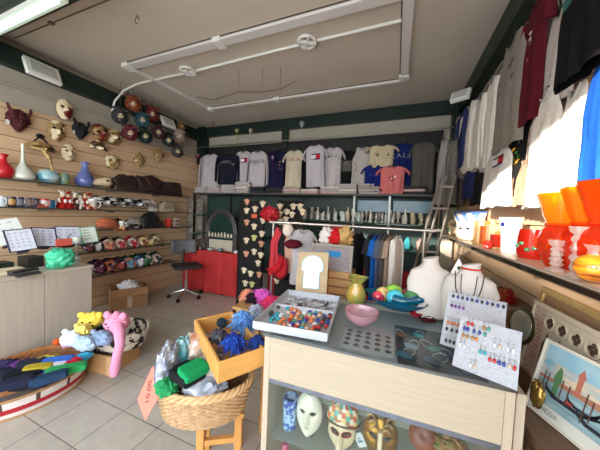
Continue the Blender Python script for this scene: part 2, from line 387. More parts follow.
for px, py, lb in ((138, 163, 'small mask with a gold pointed cap, left of two above the leather bags'), (158, 158, 'small mask with a gold pointed cap, right of two above the leather bags')):
    t = wall_mask(px, py, .13, .17, lb, [ivory, gold], patch, lips=redlac, trim=False)
    MB().lathe([(.1, .04), (.085, .07), (.05, .12), (.015, .17), (.002, .19)], 16, 0, (0, -.03, 0), 1, .6).build('cap', gold, t)
# jester ball masks on strings below the beam
jc = [(133, 105, (176, 84, 34), 'orange'), (120, 117, (58, 58, 66), 'dark grey'), (152, 115, (140, 34, 34), 'bright red'), (142, 121, (62, 112, 128), 'teal blue'), (130, 134, (120, 26, 44), 'crimson'),
      (145, 137, (26, 52, 42), 'dark green'), (158, 133, (92, 48, 60), 'plum'), (168, 141, (40, 60, 50), 'grey green'), (179, 137, (214, 190, 178), 'pale pink ring shaped'), (177, 152, (84, 78, 82), 'silver grey'), (181, 127, (170, 120, 50), 'tiny gold')]
for px, py, c, nm in jc:
    s = .065 if nm == 'tiny gold' else .105
    p = OX(px, py, XL+.3); t = thing('jester_mask', nm+' jester mask with a ruffled collar hanging by the left beam', 'mask', p, PI/2-.5, 'hanging jester masks')
    m = M('jester_'+nm.replace(' ', '_'), tuple(int(v*.8) for v in c), .45, vary=.35, scale=30, bump=.2)
    def fn(u, v, s=s):
        a = u*2*PI; r = s*(.35+.65*v); return (r*math.cos(a), -.02+.01*math.sin(a*18)*v-.05*(1-v), r*math.sin(a))
    MB().grid(fn, 66, 5).build('ruffle', m, t, solid=.002)
    mb = MB().lathe([(s*.62, .0), (s*.66, .06*s/.1), (s*.45, .11*s/.1), (.02, .13*s/.1)], 18, 0, (0, 0, s*.08), 1, .7)
    for q in (-1, 1): mb.tube([(q*s*.3, -.01, s*.9), (q*s*.75, -.02, s*1.1), (q*s*1.05, -.03, s*.75)], [s*.25, s*.15, .006], 8)
    mb.build('cap', m, t); MB().T
    o = face(t, s*1.0, s*1.25, s*.3, ivory, nose=1.2, lips=redlac, res=16); o.location = (0, -.03, 0)
    MB().cyl((0, 0, s*1.2), (0, 0, ZC-p.z), .002, 4).build('string', C(120, 110, 95), t)

# ------------------------------------------------------------------ garments
def shirt(name, label, cat, loc, w, h, col, rz=0, sleeve='tee', seed=0, prt=None, group=None, hanger=True, col2=None, tilt=0, neck=.05, flare=1.0, thick=1.0):
    t = thing(name, label, cat, loc, rz, group)
    if tilt: t.rotation_euler = (0, tilt, rz)
    rr = random.Random(seed); ph = [rr.uniform(0, 6) for _ in range(4)]; K = 9+rr.random()*5
    def hw(q):
        pr = [(0, .17), (.03, .3), (.07, .43), (.14, .455), (.25, .44), (.6, .43), (1, .45*flare)]
        if sleeve == 'tank': pr = [(0, .22), (.03, .27), (.12, .29), (.24, .40), (.3, .43), (.6, .43), (1, .46*flare)]
        for (a, A), (b, B) in zip(pr, pr[1:]):
            if q <= b: return (A+(B-A)*(q-a)/(b-a))*w
        return pr[-1][1]*w
    def dp(q): return thick*(.018+.05*min(1, q*2.2))
    fa = min(1, thick+.1)
    def fold(x, q): return fa*.011*min(1, q*1.6)*(math.sin(x/w*K*2+ph[0])+.6*math.sin(x/w*K*3.1+ph[1]+q*3)) + fa*.008*nz(x*6, q*5, 0, seed)
    def sy_(x, q):
        c = min(1, abs(x)/max(1e-4, hw(q))); return -dp(q)*max(0, 1-c**2.6)**.5 - fold(x, q)*(1-c**4)
    m = C(*col); N = 40; J = 22
    vs = []; fs = []
    for j in range(J+1):
        q = (j/J)**1.15
        for i in range(N):
            a = 2*PI*i/N; c = math.cos(a); x = hw(q)*(abs(c)**.8)*(1 if c > 0 else -1)
            f = sy_(x, q); y = f if math.sin(a) < 0 else -f*.6
            if abs(math.sin(a)) < .05: y = 0
            z = -q*h
            if q < .12:
                k = max(0, 1-(x/(.17*w))**2); z -= (neck if y < 0 else .015)*k*(1-q/.12)
                z -= .0
            z += .006*math.sin(x*30+ph[2])*(q > .98)
            vs.append((x, y, z))
    for j in range(J):
        for i in range(N): fs.append((j*N+i, j*N+(i+1) % N, (j+1)*N+(i+1) % N, (j+1)*N+i))
    MB().add(vs, fs).build('body', m, t)
    if sleeve != 'tank':
        for s in (-1, 1):
            if sleeve == 'tee': pts = [(s*.36*w, 0, -.075*h-.01), (s*.46*w, -.005, -.13*h), (s*.56*w, -.005, -.23*h), (s*.61*w, -.005, -.32*h)]; r = [.075*w, .095*w, .1*w, .098*w]
            else: pts = [(s*.36*w, 0, -.07*h), (s*.46*w, -.008, -.14*h), (s*.52*w, -.012, -.35*h), (s*.545*w, -.012, -.6*h), (s*.55*w, -.01, -.86*h), (s*.55*w, -.01, -.92*h)]; r = [.07*w, .095*w, .09*w, .08*w, .07*w, .055*w]
            MB().tube(pts, r, 14, 0, .45).build('sleeve', m, t)
    nk = MB()
    prv = [(x, sy_(x, .05)-.001 if True else 0, -.005-neck*max(0, 1-(x/(.17*w))**2)) for x in [(-.17+.034*k)*w for k in range(11)]]
    nk.tube([(x, min(y, -.012), z) for x, y, z in prv], .006, 6).build('neckband', C(*(col2 or tuple(int(c*.85) for c in col))), t)
    if hanger:
        mb = MB(); mb.tube([(-.36*w, 0, -.045*h), (0, 0, .015), (.36*w, 0, -.045*h)], .006, 6); mb.tube([(0, 0, .015), (0, 0, .05), (.018, 0, .07), (.03, 0, .055)], .003, 6)
        mb.build('hanger', C(60, 56, 52, kind='paint'), t)
    t['surf'] = 1
    def drape(mb, cz=0, cx=0, color=(30, 30, 30), name='print', eps=.005, rot=0):
        cr, sr = math.cos(rot), math.sin(rot); out = []
        for x, y, z in mb.v:
            X = x*cr-z*sr+cx; Z = x*sr+z*cr+cz; q = max(0, min(1, -Z/h)); out.append((X, sy_(X, q)-eps-abs(y)*.3, Z))
        mb.v = out; return mb.build(name, C(*color), t)
    if prt:
        for kind, *a in prt:
            if kind == 'text': s, size, cz, cx, cl = a; drape(text_mb(s, size), cz*h, cx*w, cl)
            elif kind == 'arc':
                s, size, cz, cx, cl = a; mb = MB(); k = len(s)
                for i, ch in enumerate(s):
                    g = text_mb(ch, size); th = (i-(k-1)/2)*.22; rad = size*.78/.22
                    g.v = [(x*math.cos(-th)-z*math.sin(-th)+rad*math.sin(th), y, x*math.sin(-th)+z*math.cos(-th)+rad*(math.cos(th)-1)) for x, y, z in g.v]; mb.add(g.v, g.f)
                drape(mb, cz*h, cx*w, cl)
            elif kind == 'rect':
                x0, x1, z0, z1, cl = a; mb = MB().grid(lambda u, v: ((x0+(x1-x0)*u)*w, 0, (z0+(z1-z0)*v)*h), 8, 8); drape(mb, 0, 0, cl)
            elif kind == 'blots':
                cx0, cz0, sx_, sz_, nn, cols = a
                for ci, cl in enumerate(cols):
                    mb = MB(); r2 = random.Random(seed*7+ci)
                    for k in range(nn):
                        bx, bz = (cx0+(r2.random()-.5)*sx_)*w, (cz0+(r2.random()-.5)*sz_)*h; s1 = .018+.02*r2.random(); th = r2.random()*3
                        pl = [(bx+s1*w*math.cos(a2)*(1+.5*math.sin(3*a2+th)), 0, bz+s1*w*1.3*math.sin(a2+th)) for a2 in [2*PI*i/9 for i in range(9)]]
                        mb.add([(bx, 0, bz)]+pl, [(0, i+1, (i+1) % 9+1) for i in range(9)])
                    drape(mb, 0, 0, cl, eps=.005+.001*ci)
    return t

# back wall: dark backing, rail, shelf unit
YS = 4.08
z_rail = OY(300, 141, YS).z; zt = 1.86; zf = 1.43; zl = 1.05
bk = thing('shelf_unit', 'black shelving unit covering the back wall with green back panels', 'shelves', (0, 0, 0))
XA, XB = -3.88, .6
MB().box(XA, XB, YB-.035, YB-.005, zt, z_rail+.06).build('upper_back', black_m, bk)
MB().box(XA, XB, YB-.035, YB-.005, 0.3, zt).build('lower_back', M('teal_back', (40, 66, 62), .5, vary=.2, scale=3), bk)
for z, lab in ((zt, 'top'), (zf, 'mid'), (zl, 'low')):
    MB().box(XA, XB, 3.84, YB-.04, z-.025, z).build('shelf', M('shelf_edge', (70, 66, 62), .5) if z == zt else G('shelf_glass', (150, 190, 180), .6, .1), bk)
for x in (XA+.02, -2.95, -1.6, -.62, -.1, XB-.02): MB().box(x-.014, x+.014, 3.86, 3.885, 0, zt-.026).build('post', C(120, 120, 118, kind='metal') if -1 < x < 0 else dark_metal, bk)
for x0, x1 in ((-1.5, -.65), (-.6, -.12), (-.05, .5)): MB().box(x0, x1, 4.1, 4.12, 1.6, 1.78).build('blue_panel', M('blue_panel', (112, 150, 172), .3, vary=.15, scale=6), bk) if x0 > -.65 else None
tag(MB().cyl((XA-.1, YS, z_rail+.03), (XB+.1, YS, z_rail+.03), .013, 10).build('hanging_rail', C(165, 160, 150, kind='metal')), 'long steel rail above the shirts on the back wall', 'rail')

SH = 'shirts hanging on the back wall'
def bshirt(x0, x1, y0, y1, label, col, Y=YS, cat='shirt', **k):
    a = OY(x0, (y0+y1)/2, Y); b = OY(x1, (y0+y1)/2, Y); tp = OY((x0+x1)/2, y0, Y); bt = OY((x0+x1)/2, y1, Y)
    wd = (b.x-a.x)/(1.16 if k.get('sleeve', 'tee') != 'tank' else .95)
    return shirt('hanging_shirt', label, cat, (tp.x, Y, tp.z), wd, tp.z-bt.z, col, seed=int(x0), group=SH, **k)
W1, W2 = (192, 184, 188), (206, 196, 174)
bshirt(200, 221, 154, 190, 'white long sleeved shirt with faint grey drawing, leftmost on the back wall', W1, sleeve='long', Y=4.12, prt=[('blots', .1, -.3, .3, .3, 9, [(150, 160, 160)])])
bshirt(216, 240, 153, 184, 'navy long sleeved shirt with small white lettering in an arc', (26, 28, 44), sleeve='long', Y=4.02, prt=[('arc', 'VENEZIA', .075, -.3, 0, (200, 200, 205))])
flag = lambda x0, x1, zc: [('rect', x0, x1, zc+.045, zc+.075, (30, 34, 70)), ('rect', x0, (x0+x1)/2, zc-.045, zc+.045, (238, 236, 236)), ('rect', (x0+x1)/2, x1, zc-.045, zc+.045, (196, 34, 50)), ('rect', x0, x1, zc-.075, zc-.045, (30, 34, 70))]
bshirt(234, 253, 151, 184, 'white shirt with a small red and navy flag block, third from the left', W1, sleeve='tee', Y=4.1, prt=flag(-.02, .32, -.3))
bshirt(247, 269, 151, 188, 'white long sleeved shirt with grey lettering, beside the navy shirts', W1, sleeve='long', Y=4.04, prt=[('text', 'VENICE', .1, -.3, 0, (120, 120, 128)), ('text', 'ITALY', .06, -.38, 0, (120, 120, 128))])
bshirt(264, 288, 150, 189, 'dark navy shirt with a pale figure on its side below the purple ornament', (26, 24, 56), Y=4.1, prt=[('blots', .3, -.42, .12, .2, 6, [(150, 130, 100)])])
bshirt(284, 305, 150, 187, 'cream t-shirt with red brush lettering across the chest', W2, sleeve='tee', Y=4.04, prt=[('text', 'ITALIA', .09, -.28, 0, (180, 50, 40))])
bshirt(303, 327, 145, 187, 'white t-shirt with a large tilted red and navy flag block', (200, 194, 202), Y=4.0, tilt=-.06, prt=flag(-.12, .28, -.3))
bshirt(322, 345, 147, 187, 'white t-shirt with dark arched lettering beside the flag t-shirt', (196, 188, 192), Y=4.1, prt=[('arc', 'VENEZIA', .075, -.24, 0, (90, 80, 50))])
bshirt(338, 358, 150, 188, 'black t-shirt with a red and white picture, middle of the back wall', (20, 19, 20), Y=4.18, prt=[('rect', -.3, .3, -.58, -.3, (92, 88, 84)), ('blots', 0, -.42, .4, .2, 5, [(190, 60, 40), (220, 210, 200)])])
bshirt(352, 373, 147, 190, 'long white shirt with dark writing down its side', (186, 180, 176), Y=4.06, sleeve='tank', prt=[('blots', -.2, -.5, .12, .5, 9, [(70, 66, 62)])])
bshirt(366, 398, 145, 168, 'cream t-shirt with black silhouettes above the blue and pink t-shirts', (204, 190, 158), Y=4.0, prt=[('blots', 0, -.5, .5, .3, 9, [(24, 22, 22)])])
bshirt(362, 387, 165, 192, 'small royal blue t-shirt hanging below the cream one', (22, 36, 112), Y=3.95, prt=[('text', 'Venezia', .07, -.4, .1, (70, 90, 170))])
bshirt(377, 409, 166, 194, 'small pink t-shirt with a black and white cat picture', (216, 120, 120), Y=3.9, prt=[('blots', 0, -.5, .2, .2, 4, [(30, 26, 28), (240, 235, 230)])])
bshirt(388, 417, 143, 193, 'royal blue t-shirt with white arched lettering ITALIA', (20, 36, 98), Y=4.1, prt=[('arc', 'ITALIA', .1, -.26, 0, (214, 214, 220))])
bshirt(409, 440, 142, 193, 'dark grey v-necked shirt, rightmost on the back wall', (92, 88, 82), Y=4.05, neck=.1)

# folded shirt stacks on the top shelf
def folded(w, d, h, seed):
    mb = MB(); rr = random.Random(seed)
    def fn(u, v):
        a = 2*PI*v; cx = math.cos(a); cz = math.sin(a)
        y = d/2*(abs(cx)**.25)*(1 if cx > 0 else -1); z = h/2+h/2*(abs(cz)**.45)*(1 if cz > 0 else -1)
        x = (u-.5)*w; e = 1-.1*abs(2*u-1)**6
        return (x*(1+.04*nz(v*6, u*2, seed)), y*e+.01*nz(x*8, z*20, seed), max(.0, z*(1+.12*nz(x*9, y*9, seed))))
    mb.grid(fn, 10, 20)
    for u in (0, 1):
        e = [fn(u, k/20) for k in range(20)]; mb.add(e, [tuple(range(20)) if u else tuple(range(19, -1, -1))])
    return mb
fcols = [((186, 178, 178), 'white'), ((60, 58, 60), 'charcoal'), ((176, 164, 150), 'beige'), ((206, 176, 176), 'pale pink'), ((40, 44, 60), 'navy'), ((222, 214, 204), 'cream')]
protos = {}
stacks = [(-3.72, [0, 0, 0]), (-3.38, [0, 3, 0]), (-3.05, [0, 0, 0, 0]), (-2.72, [0, 0, 5, 0, 0]), (-2.38, [1, 4, 1]), (-2.05, [1, 1, 4]), (-1.72, [2, 3, 2]), (-1.38, [3, 5]), (-1.03, [3, 0, 5]), (-.75, [0, 5, 0, 0]), (-.42, [0, 0, 2, 0]), (-.1, [2, 4]), (.22, [1, 3, 1])]
onm = ['leftmost', 'second', 'third', 'fourth', 'fifth', 'sixth', 'seventh', 'eighth', 'ninth', 'tenth', 'eleventh', 'twelfth', 'thirteenth']
for si, (x, st) in enumerate(stacks):
    for k, ci in enumerate(st):
        col, nm = fcols[ci]
        if ci not in protos: protos[ci] = o = folded(.31, .25, .042, ci).build('folded_shirt', C(*col)); 
        else: o = protos[ci].copy(); COL.objects.link(o)
        o.location = (x, 3.99+.01*R.uniform(-1, 1), zt+.001+k*.0405); o.rotation_euler = (0, 0, R.uniform(-.2, .2))
        tag(o, '%s folded shirt, %s of the %s stack on the top shelf' % (nm, ('bottom', 'second from bottom', 'third from bottom', 'fourth from bottom', 'topmost')[k], onm[si]), 'folded shirt', 'folded shirts on the top shelf')

# ------------------------------------------------------------------ right wall garments
RG = 'clothes hanging on the right wall'
def rshirt(x0, x1, y0, y1, label, col, X=.76, cat='shirt', name='hanging_shirt', **k):
    xm, ym = (x0+x1)/2, (y0+y1)/2; a = OX(x0, ym, X); b = OX(x1, ym, X); tp = OX(xm, y0, X).z; bt = OX(xm, y1, X).z
    wd = abs(a.y-b.y)/(1.2 if k.get('sleeve', 'tee') != 'tank' else .95)
    return shirt(name, label, cat, (X, (a.y+b.y)/2, tp), wd, tp-bt, col, -PI/2, seed=int(x0)+50, group=RG, thick=.5, **k)

WH = (228, 222, 214)
rshirt(450, 462, 122, 180, 'dusty pink shirt, farthest garment on the right wall', (168, 122, 120), sleeve='long')
rshirt(458, 467, 113, 168, 'dark blue shirt behind the white ones on the right wall', (50, 56, 100), sleeve='long', X=.72)
rshirt(463, 476, 106, 172, 'white long sleeved shirt, farthest of the three on the right wall', WH, sleeve='long', X=.74)
rshirt(473, 488, 98, 167, 'white long sleeved shirt, middle one of three on the right wall', WH, sleeve='long', X=.72)
rshirt(483, 500, 82, 167, 'white long sleeved shirt next to the grey sleeveless one', (232, 226, 220), sleeve='long', X=.72)
rshirt(497, 527, 42, 146, 'grey sleeveless top with a dark round print, upper row of the right wall', (142, 136, 128), sleeve='tank', X=.7, prt=[('blots', 0, -.35, .36, .22, 10, [(98, 94, 90)])])
rshirt(523, 549, 2, 120, 'burgundy t-shirt with a white winged print in the upper row', (88, 18, 32), X=.72, sleeve='tee', prt=[('blots', 0, -.36, .1, .26, 7, [(210, 190, 190)])])
rshirt(545, 582, -4, 102, 'white t-shirt with a small green and black emblem, upper row', (196, 188, 184), X=.76, sleeve='tee', prt=[('rect', -.04, .04, -.2, -.06, (30, 34, 34)), ('rect', -.14, .14, -.15, -.12, (40, 90, 60))])
rshirt(563, 622, -60, 66, 'black t-shirt with a teal and red picture in the top right corner', (16, 15, 17), X=.66, sleeve='tank', prt=[('rect', -.25, .3, -.4, -.12, (60, 104, 104)), ('blots', .05, -.28, .4, .16, 9, [(190, 60, 60), (220, 150, 90)])])
rshirt(450, 466, 172, 206, 'grey brown garment low in the far right corner', (112, 102, 98), X=.76)
rshirt(464, 475, 168, 198, 'blue garment low on the right wall beside the black one', (36, 46, 96), X=.74, sleeve='tank')
rshirt(472, 488, 165, 204, 'black garment low on the right wall with a grey hem', (24, 22, 26), X=.76, sleeve='tank')
rshirt(484, 513, 145, 207, 'white t-shirt with red and navy flag block, half in the sun', (230, 224, 220), X=.7, sleeve='tank', prt=flag(0, .3, -.3), flare=1.1)
rshirt(511, 531, 118, 196, 'black t-shirt with a red, yellow and green print', (30, 28, 28), X=.74, sleeve='tank', prt=[('blots', .1, -.5, .3, .2, 8, [(200, 60, 40), (220, 170, 50), (60, 140, 60)])])
rshirt(512, 523, 160, 206, 'tan trousers hanging below the black t-shirt, left pair', (188, 152, 124), X=.74, sleeve='tank', cat='trousers', name='hanging_trousers', hanger=False)
rshirt(520, 531, 160, 206, 'tan trousers hanging below the black t-shirt, right pair', (176, 140, 114), X=.72, sleeve='tank', cat='trousers', name='hanging_trousers', hanger=False)
rshirt(528, 562, 92, 207, 'big white shirt with an orange side print hanging in full sun', (236, 230, 222), X=.73, sleeve='tank', prt=[('rect', -.3, -.22, -.6, -.3, (180, 80, 40)), ('blots', -.25, -.5, .1, .4, 5, [(40, 36, 40)])])
rshirt(558, 590, 88, 207, 'plain white shirt in full sun beside the blue dress', (238, 232, 224), X=.73, sleeve='tank', hanger=False)
rshirt(587, 625, 40, 196, 'bright blue dress hanging at the right edge', (28, 92, 190), X=.7, sleeve='tank', cat='dress', name='hanging_dress')
for i, (x0, x1, c, l) in enumerate(((436, 449, (160, 156, 156), 'light grey shirt seen edge-on beside the ladder top'), (443, 457, (118, 114, 108), 'dark grey shirt seen edge-on between the ladder and the pink shirt'))):
    a = OY(x0, 165, 3.8); b = OY(x1, 165, 3.8); tp = OY((x0+x1)/2, 140+3*i, 3.8).z; bt = OY((x0+x1)/2, 205, 3.8).z
    shirt('hanging_shirt', l, 'shirt', ((a.x+b.x)/2, 3.75-.1*i, tp), (b.x-a.x), tp-bt, c, -.5, 'tank', seed=i+3, group=RG)
mb = MB(); mb.cyl((XR-.03, 1.0, 2.93), (XR-.03, 4.1, 2.93), .009, 8)
for y in (1.2, 1.9, 2.6, 3.3, 4.0): mb.cyl((XR+.0, y, 2.93), (XR-.03, y, 2.93), .006, 6)
tag(mb.build('wall_rail', steel), 'thin steel rail high on the right wall carrying the clothes', 'rail')

# ------------------------------------------------------------------ shelves of the left wall
glass = G('clear_glass', (224, 238, 234), .88, .06, .3)
SZ = {1: 1.757, 2: 1.452, 3: 1.17, 4: .86, 5: .53}
def wshelf(z, y0, y1, label, dep=.23, m=glass):
    t = thing('wall_shelf', label, 'shelf', (0, 0, 0), 0, 'glass shelves on the left wall')
    MB().box(XL+.007, XL+dep, y0, y1, z-.012, z).build('glass_plate', m, t)
    MB().box(XL+dep, XL+dep+.008, y0, y1, z-.014, z+.001).build('front_edge', C(66, 60, 56, kind='paint'), t)
    y = y0+.12
    while y < y1: MB().box(XL+.006, XL+dep-.02, y-.008, y+.008, z-.04, z-.0125).build('bracket', steel, t); y += .75
wshelf(SZ[1], 0, 3.75, 'top glass shelf with the coloured vases and brown bags')
wshelf(SZ[2], 0, 3.8, 'second glass shelf with mugs, dolls and black masks')
wshelf(SZ[3], 1.9, 3.8, 'third glass shelf with the orange mask and dark bags')
wshelf(SZ[4], 1.6, 3.5, 'fourth shelf with a row of small white masks')
wshelf(SZ[5], 1.8, 3.5, 'lowest shelf with purple and green masks')
def SP(px, py, k, X=XL+.13): p = OX(px, py, X); return Vector((X, p.y, SZ[k]+.001))
def vase(px, k, prof, m, label, sx=1, name='vase', n=28, wob=None, cat='vase'):
    p = SP(px, 185, k); return tag(MB().lathe(prof, n, 0, (0, 0, 0), sx, 1, wob).build(name, m, loc=p), label, cat)
vase(3, 1, [(.001, 0), (.055, 0), (.085, .03), (.095, .08), (.075, .13), (.035, .18), (.028, .22), (.045, .26), (.038, .258), (.02, .2)], C(190, 24, 36, kind='gloss'), 'glossy red vase with a flared lip at the left end of the top shelf')
vase(23, 1, [(.001, 0), (.07, 0), (.098, .025), (.1, .06), (.085, .1), (.05, .145), (.024, .19), (.015, .26), (.013, .36), (.018, .41), (.012, .405)], C(214, 218, 206, kind='gloss'), 'pale white bottle vase with a very long thin neck')
vase(48, 1, [(.001, 0), (.05, 0), (.1, .04), (.105, .09), (.085, .135), (.05, .155), (.03, .16), (.025, .155)], M('aqua_swirl', (70, 150, 170), .15, col2=(200, 225, 225), scale=6, coat=.5), 'round turquoise and white swirled glass bowl vase')
vase(64, 1, [(.001, 0), (.035, 0), (.05, .03), (.055, .08), (.045, .13), (.03, .15), (.02, .15)], M('aqua_swirl2', (70, 140, 150), .15, col2=(170, 180, 110), scale=8, coat=.5), 'small teal green oval glass vase beside the round turquoise one')
vase(85, 1, [(.001, 0), (.07, 0), (.1, .04), (.105, .09), (.08, .16), (.05, .21), (.038, .25), (.034, .29), (.05, .33), (.042, .328)], M('blue_vase', (74, 88, 150), .25, col2=(104, 120, 176), scale=5, coat=.4), 'tall periwinkle blue vase with a wavy rim')
p = SP(101, 185, 1); t = thing('beaked_mask', 'ivory beaked half mask lying on the top shelf before the brown bags', 'mask', p, PI/2)
mb = MB(); mb.tube([(-.24, -.06, .04), (-.15, -.06, .06), (-.05, -.05, .085), (.04, -.04, .09), (.1, -.02, .075)], [.008, .03, .06, .08, .05], 14, 0, .9); mb.build('face', ivory, t)
MB().ell((.02, -.115, .11), (.022, .012, .015)).build('eye', eye_dark, t)
# leather bags
def bag(p, w_, h_, d_, m, label, rz=PI/2, strap=True, seed=0, name='leather_bag', cat='bag'):
    t = thing(name, label, cat, p, rz)
    mb = MB()
    def fn(u, v):
        a = 2*PI*u; x = w_/2*math.cos(a)*(abs(math.cos(a))**-.5 if abs(math.cos(a)) > .05 else 1); x = max(-w_/2, min(w_/2, x))
        y = d_/2*(abs(math.sin(a))**.6)*(1 if math.sin(a) > 0 else -1)*(1-.55*v*v); z = h_*v
        return (x*(1-.08*v+.08*nz(v*3, x*5, seed)), y*(1+.3*nz(u*6, v*4, seed)), z*(1+.35*nz(x*7, seed, .3, seed)-.25*abs(2*x/w_)**3)+.01*nz(x*20, z*20, 0))
    mb.grid(fn, 36, 10); k = len(mb.v)
    mb.add([fn(i/36, 1) for i in range(36)], [tuple(range(36))]); mb.build('body', m, t)
    if strap:
        MB().tube([(-w_*.25, -d_*.4, h_*.85), (-w_*.15, -d_*.75, h_*.4), (0, -d_*.85, h_*.25), (w_*.15, -d_*.7, h_*.5), (w_*.2, -d_*.3, h_*.95)], .008, 8).build('strap', C(86, 52, 44, kind='gloss'), t)
    MB().box(-w_*.3, w_*.3, -d_*.52, -d_*.5, h_*.35, h_*.38).build('seam', eye_dark, t)
    return t
lea = M('brown_leather', (54, 34, 30), .45, vary=.3, scale=14, bump=.3)
bag(SP(126, 185, 1)+Vector((0, 0, 0)), .42, .26, .16, lea, 'dark brown leather bag lying at the left of the top shelf row of bags', seed=1, strap=False)
bag(SP(150, 185, 1), .52, .3, .17, lea, 'largest dark brown leather bag with a crumpled top on the top shelf', seed=2)
bag(SP(170, 185, 1), .5, .26, .17, lea, 'dark brown leather bag with a rust handle at the right end of the top shelf', seed=3)
# shelf 2: cups and dolls
def mug(px, col, label, r=.035, h=.085, band=None, k=2):
    r *= 1.25; h *= 1.3
    t = thing('mug', label, 'mug', SP(px, 205, k, XL+.17), R.uniform(0, .8)); mb = MB().lathe([(.001, 0), (r*.9, 0), (r, .01), (r, h), (r*.9, h), (r*.88, .012), (.001, .01)], 24).build('cup', C(*col, kind='gloss'), t)
    MB().tube([(r*.9, 0, h*.8), (r*1.6, 0, h*.75), (r*1.75, 0, h*.5), (r*1.5, 0, h*.25), (r*.9, 0, h*.2)], .006, 8).build('handle', C(*col, kind='gloss'), t)
    if band: MB().lathe([(r*1.01, h*.2), (r*1.03, h*.3), (r*1.03, h*.7), (r*1.01, h*.8)], 24).build('band', C(*band, kind='gloss'), t)
mug(2, (196, 204, 208), 'pale grey mug at the left end of the second shelf', band=(176, 190, 198))
mug(11, (60, 48, 40), 'dark mug with a golden yellow band', band=(206, 160, 90))
mug(19, (52, 56, 80), 'dark blue mug with silver picture band', r=.04, band=(130, 130, 150))
mug(26, (90, 84, 92), 'grey patterned mug beside the dark blue one', r=.042, band=(168, 150, 140))
mug(33, (60, 70, 100), 'short slate blue mug with a brown band', r=.035, band=(120, 90, 80))
mug(44, (196, 70, 60), 'red and white mug beside the turquoise one', band=(230, 225, 225))
mug(50, (40, 120, 160), 'turquoise blue mug with a dark rim', r=.033, h=.075)
tag(MB().box(-.06, .06, -.04, .04, 0, .045).build('souvenir_box', C(190, 90, 66, kind='paint'), loc=SP(38, 205, 2, XL+.16), rz=.2, bevel=.004), 'flat orange red souvenir box between the mugs on the second shelf', 'box')
mug(92, (226, 222, 216), 'white mug with a heart shaped handle beside the jester dolls', r=.045, h=.11)
def doll(px, c1, c2, label):
    t = thing('jester_doll', label, 'doll', SP(px, 205, 2, XL+.16), PI/2, 'jester dolls on the second shelf'); t.scale = (1.2, 1.2, 1.25)
    m1, m2 = C(*c1), C(*c2)
    MB().lathe([(.001, 0), (.05, .0), (.055, .02), (.035, .07), (.025, .1), (.02, .115), (.001, .12)], 18, wob=lambda a, q: 1+.12*math.sin(7*a)*(1-q)).build('body', m1, t)
    MB().ell((0, 0, .138), (.022, .022, .026)).build('head', ivory, t)
    mb = MB().lathe([(.024, .145), (.02, .165), (.002, .178)], 14)
    for s in (-1, 1): mb.tube([(s*.012, 0, .16), (s*.03, 0, .18), (s*.045, 0, .165)], [.01, .007, .003], 8)
    mb.build('hat', m2, t)
    mb = MB()
    for s in (-1, 1): mb.tube([(s*.02, 0, .105), (s*.045, -.02, .085), (s*.04, -.045, .06)], [.011, .01, .007], 8)
    mb.build('arm', m2, t); mb = MB()
    for s in (-1, 1): mb.tube([(s*.02, -.03, .02), (s*.03, -.07, .02), (s*.035, -.075, .0)], [.012, .011, .009], 8)
    mb.build('leg', m1, t)
    MB().ell((0, -.045, .075), (.015, .012, .02)).build('bow', C(236, 230, 224), t)
rd, wd_ = (176, 34, 30), (226, 216, 206)
doll(63, rd, wd_, 'seated red jester doll with a white bow, leftmost of the dolls'); doll(68, rd, (150, 30, 28), 'all red jester doll, second from the left')
doll(75, (70, 60, 60), wd_, 'dark bodied jester doll with white arms and hat'); doll(80, wd_, (90, 90, 96), 'white jester doll with a grey hat')
doll(85, rd, (206, 160, 120), 'red jester doll with a tan hat right of the white doll'); doll(88, (200, 150, 120), rd, 'tan jester doll with a red hat beside the white mug')
def smask(px, k, c1, c2, label, w_=.15, h_=.12, half=True, X=XL+.15, lean=.5, mirr=False, group=None, dz=0, plume=None, py=205):
    p = SP(px, py, k, X); t = thing('mask', label, 'mask', p+Vector((0, 0, .075*h_/.12+dz)), PI/2, group)
    t.rotation_euler = (-lean, 0, PI/2)
    w_ *= 1.2; h_ *= 1.2; m1, m2 = C(*c1, kind='gloss'), C(*c2, kind='gloss')
    face(t, w_, h_*1.5 if half else h_*1.5, w_*.35, [m1, m2], patch, half, res=16)
    if plume:
        mb = lump((w_*.5, .03, h_*.45), px, .5, 4, 18, 12); mb.v = [(x, y+.01, z+h_*.75) for x, y, z in mb.v]; mb.build('plume', C(*plume), t)
    return t
g2 = 'black and white masks on the second shelf'
for px, c1, c2, l in ((98, (220, 216, 212), (30, 28, 30), 'white and black cat mask right of the white mug'), (105, (28, 28, 30), (200, 198, 196), 'black mask with white marks, left part of the second shelf row'),
                      (112, (210, 206, 200), (40, 38, 38), 'small white half mask lying before the black ones'), (120, (26, 26, 28), (120, 116, 112), 'plain black mask with grey trim under the first leather bag'),
                      (128, (216, 216, 220), (28, 28, 30), 'black mask with a white crest in the middle of the second shelf'), (138, (24, 24, 26), (190, 190, 192), 'black and white striped mask under the largest leather bag'),
                      (147, (200, 192, 180), (60, 56, 50), 'grey and white mask left of the canvas bag')):
    smask(px, 2, c1, c2, l, .17, .13, group=g2)
bag(SP(167, 205, 2), .38, .2, .13, M('canvas', (176, 158, 134), .85, vary=.15, scale=10, bump=.3), 'beige canvas bag at the right end of the second shelf', name='canvas_bag', seed=6, strap=False)
bag(SP(153, 205, 2), .16, .19, .1, C(206, 196, 184), 'small white cloth bag beside the beige canvas bag', name='cloth_bag', seed=7, strap=False)
